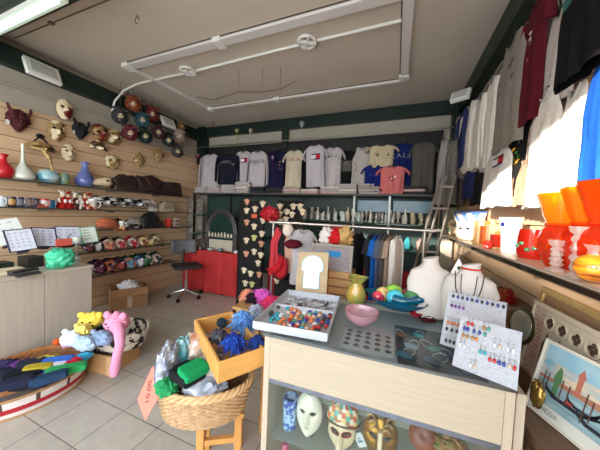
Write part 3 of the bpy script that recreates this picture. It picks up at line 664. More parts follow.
# shelf 3
o = tag(lump((.07, .14, .085), 3, .12, 5, 32, 18, .95, .06).build('knitted_cap', M('orange_knit', (206, 116, 76), .85, vary=.25, scale=60, bump=.6), loc=SP(107, 228, 3)+Vector((0, 0, .08))), 'round orange woven cap on the third shelf beside the green sign', 'cap')
mug(122, (232, 230, 224), 'white cup with a green rim beside the orange cap', r=.03, h=.09, band=(220, 226, 214), k=3)
for px, r_, c, l in ((117, (.05, .06, .05), (70, 66, 60), 'dark grey cloth item between the orange cap and the white cup'), (134, (.08, .12, .085), (160, 156, 150), 'crumpled light grey cloth hat on the third shelf'), (128, (.05, .07, .04), (170, 166, 160), 'small grey folded cloth behind the white cup')):
    tag(lump(r_, px, .3, 3, 28, 16, .9).build('cloth_hat', C(*c), loc=SP(px, 228, 3)+Vector((0, 0, r_[2]*.92))), l, 'hat')
bag(SP(150, 228, 3), .36, .22, .14, M('black_leather', (34, 32, 34), .4, vary=.3, scale=12, bump=.3), 'black bag on the third shelf beside the red fan', name='black_bag', seed=9, strap=False)
bag(SP(158, 228, 3), .2, .13, .12, M('black_leather', (34, 32, 34)), 'small black bag behind the larger one on the third shelf', name='black_bag', seed=10)
tag(MB().lathe([(.055, 0), (.06, .02), (.075, .15), (.07, .15), (.05, .01)], 20, sy=.7).build('red_pouch', C(196, 60, 50), loc=SP(168, 228, 3)), 'red cloth pouch at the right end of the third shelf', 'pouch')
tag(MB().box(-.05, .05, -.03, .03, 0, .16).box(-.052, .052, -.032, -.03, .03, .06, 1).box(-.052, .052, -.032, -.03, .09, .12, 1).build('striped_box', [C(214, 200, 186), C(120, 90, 80)], loc=SP(176, 228, 3), rz=PI/2), 'cream box with dark stripes beside the red pouch', 'box')
smask(120, 4, (150, 84, 40), (190, 120, 60), 'orange brown mask with a plume hung between the third and fourth shelf', .16, .14, dz=.2, plume=(110, 50, 24))
smask(134, 4, (26, 22, 24), (60, 30, 34), 'black winged mask hung above the small white masks', .2, .12, dz=.22, plume=(26, 22, 26))
g4 = 'masks on the fourth shelf'
for px, c1, c2, l in ((89, (44, 26, 34), (90, 40, 50), 'dark wine mask at the left end of the fourth shelf'), (97, (36, 36, 40), (216, 216, 220), 'black mask with small white eyes on the fourth shelf'), (109, (224, 190, 176), (200, 120, 90), 'pale pink mask, largest on the fourth shelf'),
                      (121, (222, 200, 186), (170, 50, 60), 'cream mask with red lips right of the pale pink one'), (133, (210, 196, 200), (160, 30, 50), 'white mask with a crimson hood on the fourth shelf'), (144, (226, 200, 150), (120, 80, 50), 'cream and gold mask, third from the right on the fourth shelf'),
                      (156, (232, 216, 180), (110, 100, 70), 'cream mask with an olive hood, right end of the fourth shelf'), (150, (120, 110, 84), (190, 170, 120), 'olive mask behind the cream ones')):
    smask(px, 4, c1, c2, l, .15, .1, half=False, group=g4, lean=.7, plume=c2 if px > 125 else (40, 30, 34), py=245)
g5 = 'masks on the lowest shelf'
for px, c1, c2, l in ((99, (76, 26, 52), (110, 40, 70), 'dark purple velvet mask at the left end of the lowest shelf'), (111, (206, 120, 80), (80, 30, 50), 'orange and purple mask on the lowest shelf'), (120, (60, 50, 80), (150, 60, 60), 'small violet mask on the lowest shelf'), (129, (216, 150, 120), (80, 140, 170), 'orange and blue striped mask on the lowest shelf'),
                      (139, (60, 110, 160), (226, 226, 230), 'blue and white checked mask on the lowest shelf'), (147, (210, 200, 180), (30, 90, 60), 'cream mask with a green hood on the lowest shelf'), (157, (200, 180, 160), (40, 60, 50), 'pale brown mask at the right end of the lowest shelf'), (143, (24, 84, 60), (60, 120, 90), 'bright green mask behind the blue checked one')):
    smask(px, 5, c1, c2, l, .17, .11, half=False, group=g5, lean=.7, plume=(44, 22, 50) if px < 122 else (20, 60, 44), py=268)

# cardboard box on the floor
t = thing('cardboard_box', 'brown cardboard box on the floor with white paper sticking out', 'box', (-3.76, 2.5, 0), 1.1); t.scale = (1.05, 1.05, 1.1)
cb = M('cardboard', (176, 134, 96), .85, vary=.12, scale=5, stretch=(1, 1, 6))
mb = MB(); mb.box(-.22, .22, -.16, -.154, 0, .27).box(-.22, .22, .154, .16, 0, .27).box(-.22, -.214, -.154, .154, 0, .27).box(.214, .22, -.154, .154, 0, .27).box(-.214, .214, -.154, .154, 0, .01); mb.build('walls', cb, t)
fl = MB(); fl.T = Matrix.Translation((0, -.16, .271)) @ Matrix.Rotation(.6, 4, 'X'); fl.box(-.21, .21, -.13, 0, -.003, .003); fl.T = Matrix.Translation((0, .16, .271)) @ Matrix.Rotation(-.4, 4, 'X'); fl.box(-.21, .21, 0, .13, -.003, .003); fl.build('flap', cb, t)
MB().box(-.03, .03, -.163, -.161, .02, .26).build('tape', C(206, 196, 176, kind='paint'), t)
tag(lump((.17, .11, .1), 4, .3, 2.4, 30, 20).build('crumpled_paper', C(224, 224, 230, kind='paint'), loc=(-3.76, 2.5, .28)), 'crumpled white paper in the cardboard box', 'paper')

# ------------------------------------------------------------------ office chair
p = OZ(186, 297, 0); t = thing('office_chair', 'black office chair with a chrome five star base before the slatted wall', 'chair', (p.x, p.y, 0), 1.0)
MB().box(-.22, .22, -.21, .21, .52, .57).build('seat', M('chair_black', (44, 42, 42), .6, vary=.2, scale=30), t, bevel=.02)
def fb(u, v): x = (u-.5)*.42; return (x, .24-.1*(1-(2*u-1)**2)*-.6+.03*v, .72+.24*v-.0*x)
MB().grid(fb, 10, 6).build('backrest', M('chair_mesh', (96, 98, 102), .6, vary=.3, scale=40), t, solid=.025)
MB().tube([(0, .15, .53), (0, .27, .52), (0, .31, .6), (0, .3, .8)], [.02, .022, .022, .02], 8, 0, 2).build('back_bar', dark_metal, t)
MB().lathe([(.001, .12), (.032, .12), (.032, .3), (.018, .3), (.018, .52), (.001, .52)], 16).build('gas_column', chrome, t)
for k in range(5):
    a = 2*PI*k/5+.3; c, s = math.cos(a), math.sin(a)
    lg = MB().tube([(.02*c, .02*s, .13), (.15*c, .15*s, .1), (.27*c, .27*s, .075)], [.022, .017, .012], 8).build('leg', chrome, t)
    MB().tube([(.27*c-.02*s, .27*s+.02*c, .028), (.27*c+.02*s, .27*s-.02*c, .028)], .028, 14).cyl((.27*c, .27*s, .03), (.27*c, .27*s, .08), .008).build('caster', dark_metal, lg)

# ------------------------------------------------------------------ back of the shop, floor level
redc = M('red_cloth', (186, 44, 44), .85, vary=.15, scale=5)
def cloth_table(name, label, x0, x1, y0, y1, z, cat='table'):
    t = thing(name, label, cat, ((x0+x1)/2, (y0+y1)/2, 0)); a, b = (x1-x0)/2, (y1-y0)/2
    MB().box(-a+.02, a-.02, -b+.02, b-.02, z-.03, z-.004).build('table_top', M('tabletop', (150, 140, 130), .6), t)
    mb = MB()
    for sx_ in (-1, 1):
        for sy_ in (-1, 1): mb.box(sx_*(a-.06)-.02, sx_*(a-.06)+.02, sy_*(b-.06)-.02, sy_*(b-.06)+.02, 0, z-.03)
    mb.build('leg', dark_metal, t)
    per = 2*(2*a+2*b); mb = MB()
    def fn(u, v):
        s = u*per; fx = .018*v*math.sin(s*26)+.012*v*math.sin(s*47+1)
        if s < 2*a: q = (-a+s, -b-fx-.005*0)
        elif s < 2*a+2*b: q = (a+fx, -b+s-2*a)
        elif s < 4*a+2*b: q = (a-(s-2*a-2*b), b+fx)
        else: q = (-a-fx, b-(s-4*a-2*b))
        return (q[0], q[1], z-v*(z-.02))
    mb.grid(fn, 260, 6); mb.box(-a, a, -b, b, z-.003, z)
    mb.build('cloth', redc, t)
    return t
cloth_table('cloth_table', 'table with a red cloth to the floor at the far left of the back wall', -3.72, -2.4, 3.5, 3.82, .77)
cloth_table('cloth_table', 'table with a red cloth to the floor behind the garment rack', -1.9, .3, 3.5, 3.8, .76)
# grey mosaic panel in the corner
t = thing('stone_screen', 'tall grey stone patterned panel leaning in the back left corner', 'panel', (-3.9, 3.94, .0), .9)
MB().box(-.13, .13, -.02, .02, .9, 1.72).build('panel', M('stone_grey', (150, 138, 124), .6, col2=(90, 82, 74), scale=14), t)
MB().box(-.15, -.13, -.03, .025, 0, 1.74).box(.13, .15, -.03, .025, 0, 1.74).box(-.13, .13, -.03, .025, 1.72, 1.74).build('frame', C(110, 100, 92, kind='paint'), t)
# arched display
t = thing('arched_display', 'dark arched mirror display standing on the left red table', 'display', (-3.02, 3.7, .77)); mb = MB()
for rr_, mi in ((.34, 0), (.3, 0)):
    mb.tube([(rr_*math.cos(a)*1.0, 0, .32+rr_*1.3*math.sin(a)) for a in [PI*k/18 for k in range(19)]], .022, 8)
mb.box(-.365, -.28, -.03, .03, 0, .33).box(.28, .365, -.03, .03, 0, .33); mb.build('arch', M('arch_grey', (74, 70, 68), .4, vary=.3, scale=20), t)
MB().box(-.28, .28, .0, .02, .28, .3).box(-.28, .28, -.06, .03, .25, .262).build('shelf', C(140, 130, 116, kind='paint'), t)
MB().prism([(.28*math.cos(a), .32+.28*1.3*math.sin(a)) for a in [PI*k/18 for k in range(19)]]+[(-.28, 0), (.28, 0)], .02, .03).build('backing', M('deep_teal', (26, 58, 54), .25, vary=.3, scale=4), t)
MB().box(-.28, .28, -.0, .019, .0, .2).build('lower_panel', C(186, 180, 160, kind='paint'), t)
fig = None; FG = 'small white figurines on the arched display'
for k in range(8):
    x = -3.02-.25+.5*k/7
    if fig is None:
        fig = MB().lathe([(.001, 0), (.018, 0), (.012, .02), (.017, .045), (.009, .06), (.012, .072), (.001, .085)], 10).build('figurine', C(226, 216, 190, kind='gloss')); o = fig
    else: o = fig.copy(); COL.objects.link(o)
    o.location = (x, 3.67, 1.0335); o.scale = (1, 1, .8+.3*R.random()); tag(o, 'small cream figurine inside the dark arch, %s from the left' % ORD[k], 'figurine', FG)
tcols = [((40, 130, 150), 'turquoise'), ((60, 60, 66), 'dark grey'), ((150, 150, 150), 'silver'), ((30, 80, 90), 'dark teal'), ((190, 190, 186), 'pale grey'), ((70, 50, 50), 'brown')]
for k, (c, nm) in enumerate(tcols):
    tag(MB().lathe([(.001, 0), (.04, 0), (.055, .02), (.05, .05), (.02, .06), (.001, .062)], 16).build('trinket_box', C(*c, kind='gloss'), loc=(-3.62+k*.23+(k > 3)*.12, 3.58, .771)), '%s round trinket box on the left red table' % nm, 'box')

# figurines on the glass shelf of the back wall: bottles, boats and busts in pale glass and pewter
FS = 'pale figurines on the glass shelf of the back wall'
shapes = []
pr = [[(.001, 0), (.025, 0), (.03, .03), (.025, .08), (.01, .11), (.01, .14), (.016, .15), (.001, .152)],
      [(.001, 0), (.03, 0), (.012, .02), (.01, .05), (.03, .08), (.028, .13), (.022, .128), (.001, .07)],
      [(.001, 0), (.028, 0), (.028, .015), (.012, .03), (.02, .07), (.012, .09), (.018, .11), (.001, .13)],
      [(.001, 0), (.03, 0), (.035, .05), (.03, .09), (.02, .1), (.001, .1)]]
fnm = ['narrow necked pale bottle', 'stemmed pale goblet', 'small pale statuette', 'squat pale jar']
fmat = [C(226, 226, 216, kind='gloss'), M('pewter', (176, 174, 168), .3, metal=.4), C(206, 198, 170, kind='gloss'), C(214, 228, 226, kind='gloss')]
prot = {}
for row, (yy, z) in enumerate(((3.9, zf), (4.0, zf))):
    x = -1.95 if row == 0 else -1.9
    cnt = 0
    while x < .5:
        k = R.randrange(4); mi = R.randrange(4)
        if (k, mi) not in prot: prot[(k, mi)] = o = MB().lathe(pr[k], 12).build('figurine', fmat[mi])
        else: o = prot[(k, mi)].copy(); COL.objects.link(o)
        o.location = (x, yy, z+.001); s = 1.1+.5*R.random(); o.scale = (1.15, 1.15, s)
        tag(o, '%s on the glass wall shelf, %s from left, %s row' % (fnm[k], ORD[cnt], ('front', 'back')[row]), 'figurine', FS); cnt += 1; x += .075+.05*R.random()
LS = 'trinkets on the low glass shelf of the back wall'
lc = [((60, 160, 170), 'turquoise'), ((190, 150, 140), 'pinkish'), ((90, 90, 96), 'grey'), ((200, 196, 186), 'cream'), ((150, 50, 50), 'red')]
for k in range(14):
    c, nm = lc[R.randrange(5)]
    if k > 10: c, nm = lc[0] if k < 13 else lc[1]
    o = lump((.05, .05, .06+.03*(k > 10)), k, .3, 3, 16, 10, .9).build('trinket', C(*c, kind='gloss'), loc=(-1.8+k*.165, 3.92, zl+.055+.03*(k > 10)))
    tag(o, '%s rounded trinket on the low wall shelf, %s from the left' % (nm, ORD[k]), 'trinket', LS)

# black display panels with small masks
def mini(c, seed):
    mb = MB(); mb.grid(face_fn(.07, .08, .025), 10, 10)
    mb.ell((-.032, -.004, .032), (.022, .012, .016), 8, 6); mb.ell((.032, -.004, .032), (.022, .012, .016), 8, 6); mb.ell((0, -.006, .046), (.02, .012, .014), 8, 6)
    return mb.mesh('mini_mask', c)
mini_m = [mini(C(222, 206, 176, kind='gloss'), 0), mini(C(206, 150, 120, kind='gloss'), 1), mini(C(190, 190, 120, kind='gloss'), 2)]
def panel(px0, px1, Y, ztop, label, spots, rz=0, cols=None, name='mask_screen'):
    a = OY(px0, 240, Y); b = OY(px1, 240, Y)
    t = thing(name, label, 'display', ((a.x+b.x)/2, Y, 0), rz); hw = (b.x-a.x)/2
    MB().box(-hw, hw, 0, .03, .12, ztop).build('board', M('velvet_black', (16, 15, 16), .9, vary=.2, scale=30), t)
    MB().box(-hw-.012, -hw-.001, -.01, .04, 0, ztop).box(hw+.001, hw+.012, -.01, .04, 0, ztop).build('side_rail', dark_metal, t)
    MB().box(-hw-.012, hw+.012, -.12, .16, 0, .02).build('foot', dark_metal, t)
    for si, (px, py, ci) in enumerate(sorted(spots, key=lambda q: q[1])):
        q = OY(px, py, Y-.005); o = bpy.data.objects.new('mini_mask', mini_m[ci]); COL.objects.link(o); o.location = (q.x, Y-.003, q.z)
        tag(o, ['small cream', 'small orange faced', 'small yellow green'][ci]+' jester mask, %s from the top on ' % ORD[si]+cols, 'mask', 'mini masks on '+cols)
    return t
zoomsp = [(47, 43, 0), (62, 52, 0), (58, 85, 0), (43, 35, 1)]
sp = []
for x, y, c in ((176, 47, 1), (235, 55, 0), (175, 80, 0), (207, 74, 0), (175, 124, 1), (203, 140, 0), (236, 117, 0), (174, 192, 0), (203, 182, 2), (232, 167, 0), (173, 242, 1), (203, 234, 0), (230, 205, 1), (228, 247, 0), (165, 304, 0), (218, 277, 0), (190, 316, 0), (222, 320, 1), (170, 352, 0), (195, 356, 2)):
    sp.append((200+x/3.75, 190+y/3.75, c))
panel(239, 262, 3.1, 1.68, 'tall black velvet display panel dotted with small masks, left one', sp, cols='the left black panel')
sp2 = [(200+x/3.75, 190+y/3.75, c) for x, y, c in ((300, 65, 0), (325, 85, 0), (350, 65, 0), (300, 92, 0), (322, 113, 0), (345, 95, 0), (385, 85, 0), (375, 65, 0), (300, 120, 0), (288, 342, 0), (300, 210, 0), (318, 135, 0))]
panel(277, 300, 3.25, 1.7, 'black velvet display panel behind the garment rack, right one', sp2, cols='the right black panel')
q = OY(254, 216, 3.08); o = tag(MB().box(-.045, .045, -.004, 0, -.03, .03).build('price_card', C(216, 92, 60, kind='paint'), loc=(q.x, 3.09, q.z)), 'small orange price card on the left black panel', 'card')
q = OY(270, 214, 3.0); o = tag(lump((.13, .1, .1), 3, .3, 4, 28, 18).build('red_flower', M('red_satin', (190, 26, 40), .5, vary=.3, scale=12), loc=q), 'puffy red fabric flower at the top corner of the left black panel', 'flower')
for i, (px, py, c, nm) in enumerate(((213, 117, (150, 20, 30), 'red'), (237, 131, (150, 170, 60), 'yellow green'), (251, 131, (190, 180, 150), 'clear'), (302, 124, (190, 196, 196), 'small clear'), (273, 158, (86, 30, 110), 'purple'), (198, 156, (130, 20, 30), 'dark red'))):
    q = OY(px, py, 3.95); t = thing('glass_ornament', nm+' glass balloon ornament hanging at the back wall beam', 'ornament', q, 0, 'hanging glass ornaments')
    MB().lathe([(.002, -.07), (.02, -.05), (.045, -.01), (.048, .02), (.03, .045), (.002, .05)], 18).build('ball', G('orn_%d' % i, c, .25, .25, .5), t)
    MB().tube([(0, 0, -.065), (.01, 0, -.14), (-.008, 0, -.2), (.006, 0, -.26)], [.006, .008, .006, .003], 6).build('ribbon', C(*[min(255, int(v*.9)) for v in c]), t)
    MB().cyl((0, 0, .05), (0, 0, ZC-q.z), .0015, 4).build('thread', C(120, 115, 105), t)
q = OY(286, 152, 3.9)

# ladder leaning toward the right wall
t = thing('ladder', 'aluminium ladder leaning in the far right corner', 'ladder', (0, 0, 0))
la, lb = OY(405, 295, 3.2), OY(440, 180, 3.2); ra, rb = OY(425, 295, 3.2), OY(455, 180, 3.2)
def ext(a, b, z): return a+(b-a)*((z-a.z)/(b.z-a.z))
l0, l1, r0, r1 = ext(la, lb, .02), ext(la, lb, 2.02), ext(ra, rb, .02), ext(ra, rb, 2.02)
dy = Vector((0, -.15, 0)); alu = M('aluminium', (190, 184, 176), .3, metal=.7)
l0 += dy; r0 += dy
for a, b in ((l0, l1), (r0, r1)): MB().tube([a, b], .022, 4, 0, .6).build('rail', alu, t, smooth=False)
MB().tube([l0+Vector((.1, .12, 0)), l1+Vector((.06, .05, 0))], .014, 4).build('rail', alu, t, smooth=False)
for k in range(8):
    f = .06+k*.125; MB().tube([l0.lerp(l1, f), r0.lerp(r1, f)], .015, 8).build('rung', alu, t)

# ------------------------------------------------------------------ garment rack in the middle
YG = 2.6
ga, gb = OY(272, 225, YG), OY(432, 229, YG); gz = 1.4
t = thing('garment_rack', 'chrome garment rack with thin uprights standing behind the cabinet', 'rack', (0, 0, 0)); rk = C(196, 190, 182, kind='metal')
MB().cyl((ga.x-.03, YG, gz), (gb.x+.03, YG, gz), .015, 12).build('rail', rk, t)
for x in (ga.x+.02, gb.x-.06):
    MB().cyl((x, YG, .05), (x, YG, gz-.005), .012, 10).build('upright', rk, t)
    MB().cyl((x, YG-.22, .045), (x, YG+.22, .045), .014, 10).build('foot', rk, t)
    for s in (-1, 1): MB().ell((x, YG+s*.2, .02), (.02, .02, .02)).build('caster', dark_metal, t)
MB().cyl((ga.x+.02, YG, .2), (gb.x-.06, YG, .2), .01, 8).build('cross_bar', rk, t)
GG = 'clothes on the garment rack'
for px, c, h, l in ((372, (40, 42, 50), .62, 'dark charcoal garment left of the blue one on the rack'), (377, (24, 100, 190), .66, 'bright blue garment hung edge-on on the rack'), (382, (84, 98, 124), .7, 'slate blue garment right of the bright blue one'),
                    (386, (96, 90, 88), .7, 'dark grey brown garment between the blue and tan ones'), (391, (172, 148, 130), .68, 'tan garment hung edge-on on the rack'), (397, (226, 222, 216), .66, 'white garment at the right end of the hanging clothes'),
                    (352, (70, 70, 80), .66, 'grey blue garment beside the silver box'), (359, (30, 30, 34), .62, 'black garment left of the charcoal one on the rack')):
    p = OY(px, 232, YG); shirt('hanging_garment', l, 'garment', (p.x, YG, gz-.06), .3, h, c, 1.28, 'long' if c[0] > 200 else 'tee', seed=px, group=GG, thick=.5)
for px, c, h, l, sl in ((303, (190, 188, 190), .62, 'silver grey shawl shirt near the left end of the rack', 'tee'), (296, (200, 158, 136), .5, 'pinkish beige top on the left part of the rack', 'tank'), (282, (196, 60, 70), .55, 'red patterned top at the left end of the rack', 'tank'), (289, (30, 26, 30), .6, 'black top between the red and beige ones on the rack', 'tank')):
    p = OY(px, 232, YG); shirt('hanging_garment', l, 'garment', (p.x, YG, gz-.06), .3, h, c, .6, sl, seed=px, group=GG)
def softlump(name, px, py, Y, r, col, label, cat, seed=0, amp=.3, freq=3, mat=None, sq=0, fine=.0, n=28, k=18, rz=0):
    q = OY(px, py, Y); return tag(lump(r, seed, amp, freq, n, k, sq, fine).build(name, mat or C(*col), loc=q, rz=rz), label, cat)
softlump('bucket_hat', 293, 244, 2.45, (.1, .1, .05), (92, 20, 36), 'burgundy felt hat on the left part of the rack', 'hat', 2, .12)
sc = MB().grid(lambda u, v: ((u-.5)*(.1+.12*v)+.05*math.sin(v*3), .02*math.sin(u*14)+.03*v, -v*.24), 16, 10)
q = OY(283, 257, 2.42); o = tag(sc.build('red_scarf', M('red_satin', (190, 26, 40)), loc=q, solid=.006), 'bright red satin scarf hanging at the left end of the rack', 'scarf'); o.rotation_euler = (0, .5, .2)
softlump('doll_head', 288, 230, 2.5, (.06, .06, .075), (232, 216, 206), 'white and red carnival doll head under the rack rail', 'doll', 5, .15)
for i, (px, c, l) in enumerate(((327, (232, 228, 224), 'white fabric jester ruffle above the silver box'), (336, (200, 30, 40), 'red fabric jester ruffle above the silver box'), (345, (206, 170, 110), 'gold and white fabric ruffle above the silver box'))):
    softlump('fabric_ruffle', px, 237, 2.35, (.07, .06, .09), c, l, 'ruffle', i, .5, 5)

# wares standing behind and on the cabinet
t = thing('wooden_stand', 'low wooden stand behind the cabinet carrying the crate and framed things', 'stand', (-.45, 2.15, 0))
wood = M('pine', (206, 160, 104), .5, vary=.18, scale=5, stretch=(1, 1, 9))
MB().box(-.36, .36, -.13, .14, .72, .745).build('top', wood, t)
for s in (-1, 1):
    for q in (-1, 1): MB().box(s*.33-.02, s*.33+.02, q*.1-.02, q*.1+.02, 0, .72).build('leg', wood, t)
t = thing('wooden_crate', 'small slatted wooden crate of three boards behind the arched mirror', 'crate', (-.42, 2.17, .746))
for k in range(4): MB().box(-.1, .1, -.1, -.085, .012+k*.07, .068+k*.07).build('slat', wood, t, bevel=.004)
MB().box(-.1, -.086, -.084, .1, 0, .28).box(.086, .1, -.084, .1, 0, .28).box(-.085, .085, .085, .1, 0, .28).box(-.085, .085, -.084, .084, 0, .01).box(-.085, .085, -.084, -.078, .01, .28).build('carcass', C(150, 112, 72, kind='paint'), t)
BL, BR, TL = OY(313, 272, 2.02), OY(352, 272, 2.02), OY(313, 243, 2.1)
t, w_, h_ = quad('silver_frame', 'wide silver framed grey panel with a blue label behind the crate', 'frame', (-.70, 2.06, 1.03), (-.325, 2.06, 1.03), (-.70, 2.12, 1.25))
fr = M('dull_silver', (140, 134, 124), .5, metal=.4, vary=.2, scale=40)
MB().box(0, w_, -.01, .03, 0, .022).box(0, w_, -.01, .03, h_-.022, h_).box(0, .022, -.01, .03, .022, h_-.022).box(w_-.022, w_, -.01, .03, .022, h_-.022).build('frame', fr, t)
MB().box(.022, w_-.022, .0, .025, .022, h_-.022).build('panel', M('damask', (150, 142, 146), .7, vary=.25, scale=40), t)
MB().box(w_*.38, w_*.72, -.004, -.0005, h_*.52, h_*.74).build('blue_label', C(30, 130, 190, kind='paint'), t)
# arched mirror with keyhole opening
t, w_, h_ = quad('arched_mirror', 'small cream mirror with a keyhole shaped opening standing behind the jewellery tray', 'mirror', OY(295, 294, 1.74)*1.0, OY(326, 297, 1.74), OY(301, 254, 1.84))
t.location.z = .902
mp_ = [(0, 0), (w_, 0), (w_, h_), (0, h_)]
ar = [(-.24, .12), (-.24, .5), (-.33, .55), (-.33, .62)] + [(.33*math.cos(a), .66+.24*math.sin(a)) for a in [PI-PI*k/12 for k in range(13)]] + [(.33, .62), (.33, .55), (.24, .5), (.24, .12)]
ar = [(w_*.5+x*w_, z*h_) for x, z in ar]
MB().box(0, w_, .002, .02, 0, h_).build('board', M('mirror_cream', (186, 164, 128), .6, vary=.15, scale=30), t)
arm = [(w_*.5+(x-w_*.5)*1.12, h_*.5+(z-h_*.5)*1.05) for x, z in ar]
MB().prism(arm, -.003, .0015).build('inner_edge', C(170, 190, 190, kind='paint'), t)
MB().prism(ar, -.005, -.0032).build('mirror_glass', M('mirror_glass', (124, 156, 172), .05, metal=1), t)
# cabinet
CA = .034; FLc = Vector((-.585, 1.073, 0))
cu_, cv_ = Vector((math.cos(CA), math.sin(CA), 0)), Vector((-math.sin(CA), math.cos(CA), 0))
def CP(u, v, z): return FLc+cu_*u+cv_*v+Vector((0, 0, z))
def CV(px, py, v):  # where a sight line meets the plane at depth v inside the cabinet
    d = ray(px, py); o = CAMP-FLc; s = (v-o.dot(cv_))/d.dot(cv_); p = CAMP+d*s; return p
pale = M('pale_oak', (186, 174, 152), .42, vary=.1, scale=3.5, stretch=(1.2, 1, 26))
pale2 = M('pale_oak_upright', (190, 176, 156), .42, vary=.1, scale=3.5, stretch=(14, 14, 1))
CW, CD = 1.03, .72
t = thing('display_cabinet', 'pale oak display cabinet with glass top and glass front in the foreground', 'cabinet', FLc, CA)
MB().box(0, .03, 0, CD, 0, .885).build('side_panel', pale2, t); MB().box(CW-.03, CW, 0, CD, 0, .885).build('side_panel', pale2, t)
MB().box(.0305, CW-.0305, CD-.02, CD, .06, .885).build('back_panel', C(216, 208, 194, kind='paint'), t)
MB().box(.0305, CW-.0305, .0, .02, .668, .885).build('drawer_front', pale, t, bevel=.002)
MB().box(.0305, CW-.0305, .022, CD-.021, .845, .855).build('tray_floor', C(176, 182, 186, kind='paint'), t)
MB().box(.0305, CW-.0305, .003, .018, .645, .666).build('front_rail', C(150, 158, 176, kind='metal'), t)
MB().box(.0305, CW-.0305, .008, .013, .06, .645).build('front_glass', G('cab_glass', (246, 250, 249), .96, .02, .3), t)
MB().box(.0305, CW-.0305, .03, CD-.021, .337, .345).build('glass_shelf', G('shelf_clear', (240, 246, 245), .85, .04, .5), t)
MB().box(.0305, CW-.0305, .001, CD-.021, .02, .06).build('base_panel', pale, t)
MB().box(-.002, CW+.002, -.004, CD, .886, .8935).build('top_glass', G('top_glass', (242, 247, 247), .95, .03, .2), t)
MB().box(-.004, CW+.004, -.008, -.0045, .884, .896).box(-.004, CW+.004, CD+.0005, CD+.004, .884, .896).build('top_edge', C(120, 124, 128, kind='metal'), t)
t2 = thing('side_board', 'pale oak upright board standing against the right side of the cabinet', 'board', CP(CW+.012, 0.02, 0), CA)
MB().box(0, .03, 0, .5, 0, .87).build('board', pale2, t2, bevel=.002)
# jewellery inside the glass top
JG = 'oval silver pendants under the glass top'
tag(MB().box(0, .26, 0, .22, 0, .006).build('pendant_card', C(196, 198, 200, kind='paint'), loc=CP(.36, .1, .8555), rz=CA), 'light grey card of pendants under the glass beside the jewellery tray', 'card')
pm = None
for r_ in range(4):
    for c_ in range(5):
        if pm is None: pm = o = MB().ell((0, 0, .004), (.016, .012, .005), 12, 6).box(-.003, .003, .012, .022, .001, .005).build('pendant', M('pendant_grey', (90, 96, 104), .25, metal=.5))
        else: o = pm.copy(); COL.objects.link(o)
        o.location = CP(.39+c_*.05, .13+r_*.05, .861); o.rotation_euler = (0, 0, CA); tag(o, 'dark oval pendant under the glass, %s from left, %s row of the card' % (ORD[c_], ORD[r_]), 'pendant', JG)
tg_ = [(.66, .12, 'teal', (40, 100, 120), .05), (.7, .22, 'blue grey', (120, 150, 165), .045), (.78, .12, 'dark blue', (30, 60, 90), .06), (.8, .24, 'sea green', (44, 120, 120), .05), (.88, .2, 'navy', (24, 44, 70), .05), (.66, .33, 'brown', (120, 80, 54), .04), (.75, .36, 'turquoise', (60, 150, 160), .04), (.86, .34, 'petrol', (30, 80, 96), .05), (.9, .1, 'slate', (90, 106, 120), .04)]
tag(MB().box(0, .34, 0, .42, 0, .008).build('velvet_tray', M('velvet_navy', (30, 44, 56), .8), loc=CP(.63, .05, .8555), rz=CA), 'dark blue velvet tray under the right part of the glass top', 'tray')
for x, y, nm, c, s in tg_:
    k = CP(x, y, .8635); t = thing('pendant_necklace', nm+' blown glass pendant necklace on the velvet tray under the glass', 'necklace', k, CA+R.uniform(-.8, .8), 'necklaces under the glass top')
    MB().lathe([(.001, 0), (s*.7, .004), (s*.8, .012), (s*.4, .02), (.001, .022)], 14, sy=.7).build('pendant', C(*c, kind='gloss'), t)
    MB().tube([(s*.5*math.cos(a), s*1.1+s*.8*math.sin(a), .004) for a in [2*PI*q/14-PI/2 for q in range(15)]], .0025, 5).build('cord', C(180, 190, 190, kind='gloss'), t)
# wares under the glass, behind the front pane
def cabmask(px, py, v, w_, h_, mats, label, mi=0, lips=None, lean=.12, **k):
    p = CV(px, py, v); t = thing('display_mask', label, 'mask', p, CA); t.rotation_euler = (-lean, 0, CA)
    face(t, w_, h_, w_*.42, mats, mi, lips=lips, res=40, **k); return t
p = CV(290, 410, .12); ls = .346
bw = [(0.001, 0), (.038, 0), (.042, .05), (.04, .12), (.043, .19), (.038, .19), (.036, .01)]
o = tag(MB().lathe([(r*.95, z*.86) for r, z in bw], 28).build('glass_tumbler', M('blue_mosaic', (24, 70, 170), .12, col2=(170, 205, 235), scale=45, coat=.6, lo=.45, hi=.55), loc=(p.x, p.y, ls)), 'blue and white mottled glass tumbler at the left inside the cabinet', 'tumbler')
cabmask(310, 411, .12, .135, .205, [M('porcelain', (232, 226, 208), .3, vary=.04, scale=9, coat=.4)], 'plain white full face mask inside the cabinet', lips=C(206, 190, 172, kind='gloss'))
dm = cabmask(342, 429, .13, .17, .19, [ivory, redlac], 'white long beaked mask with a harlequin patterned hat inside the cabinet', lambda x, z: 1 if min(((x-s*.034)/.03)**2+((z-.019)/.02)**2 for s in (-1, 1)) < 1 else 0)
MB().tube([(0, -.07, .0), (0, -.11, -.05), (0, -.13, -.12), (0, -.135, -.19)], [.022, .018, .013, .006], 12).build('beak', ivory, dm)
def hatfn(u, v):
    a = 2*PI*u; r = .1*(1-.35*v**2) if v < .8 else .1*(1-.35*v**2)*(1-v)/.2
    return (r*math.cos(a)*1.05, r*.6*math.sin(a), .055+.1*min(v, .8)/.8+(.01 if v > .8 else 0))
cols5 = [C(206, 84, 50, kind='gloss'), C(226, 190, 120, kind='gloss'), C(90, 170, 160, kind='gloss'), C(160, 120, 80, kind='gloss'), C(222, 214, 196, kind='gloss')]
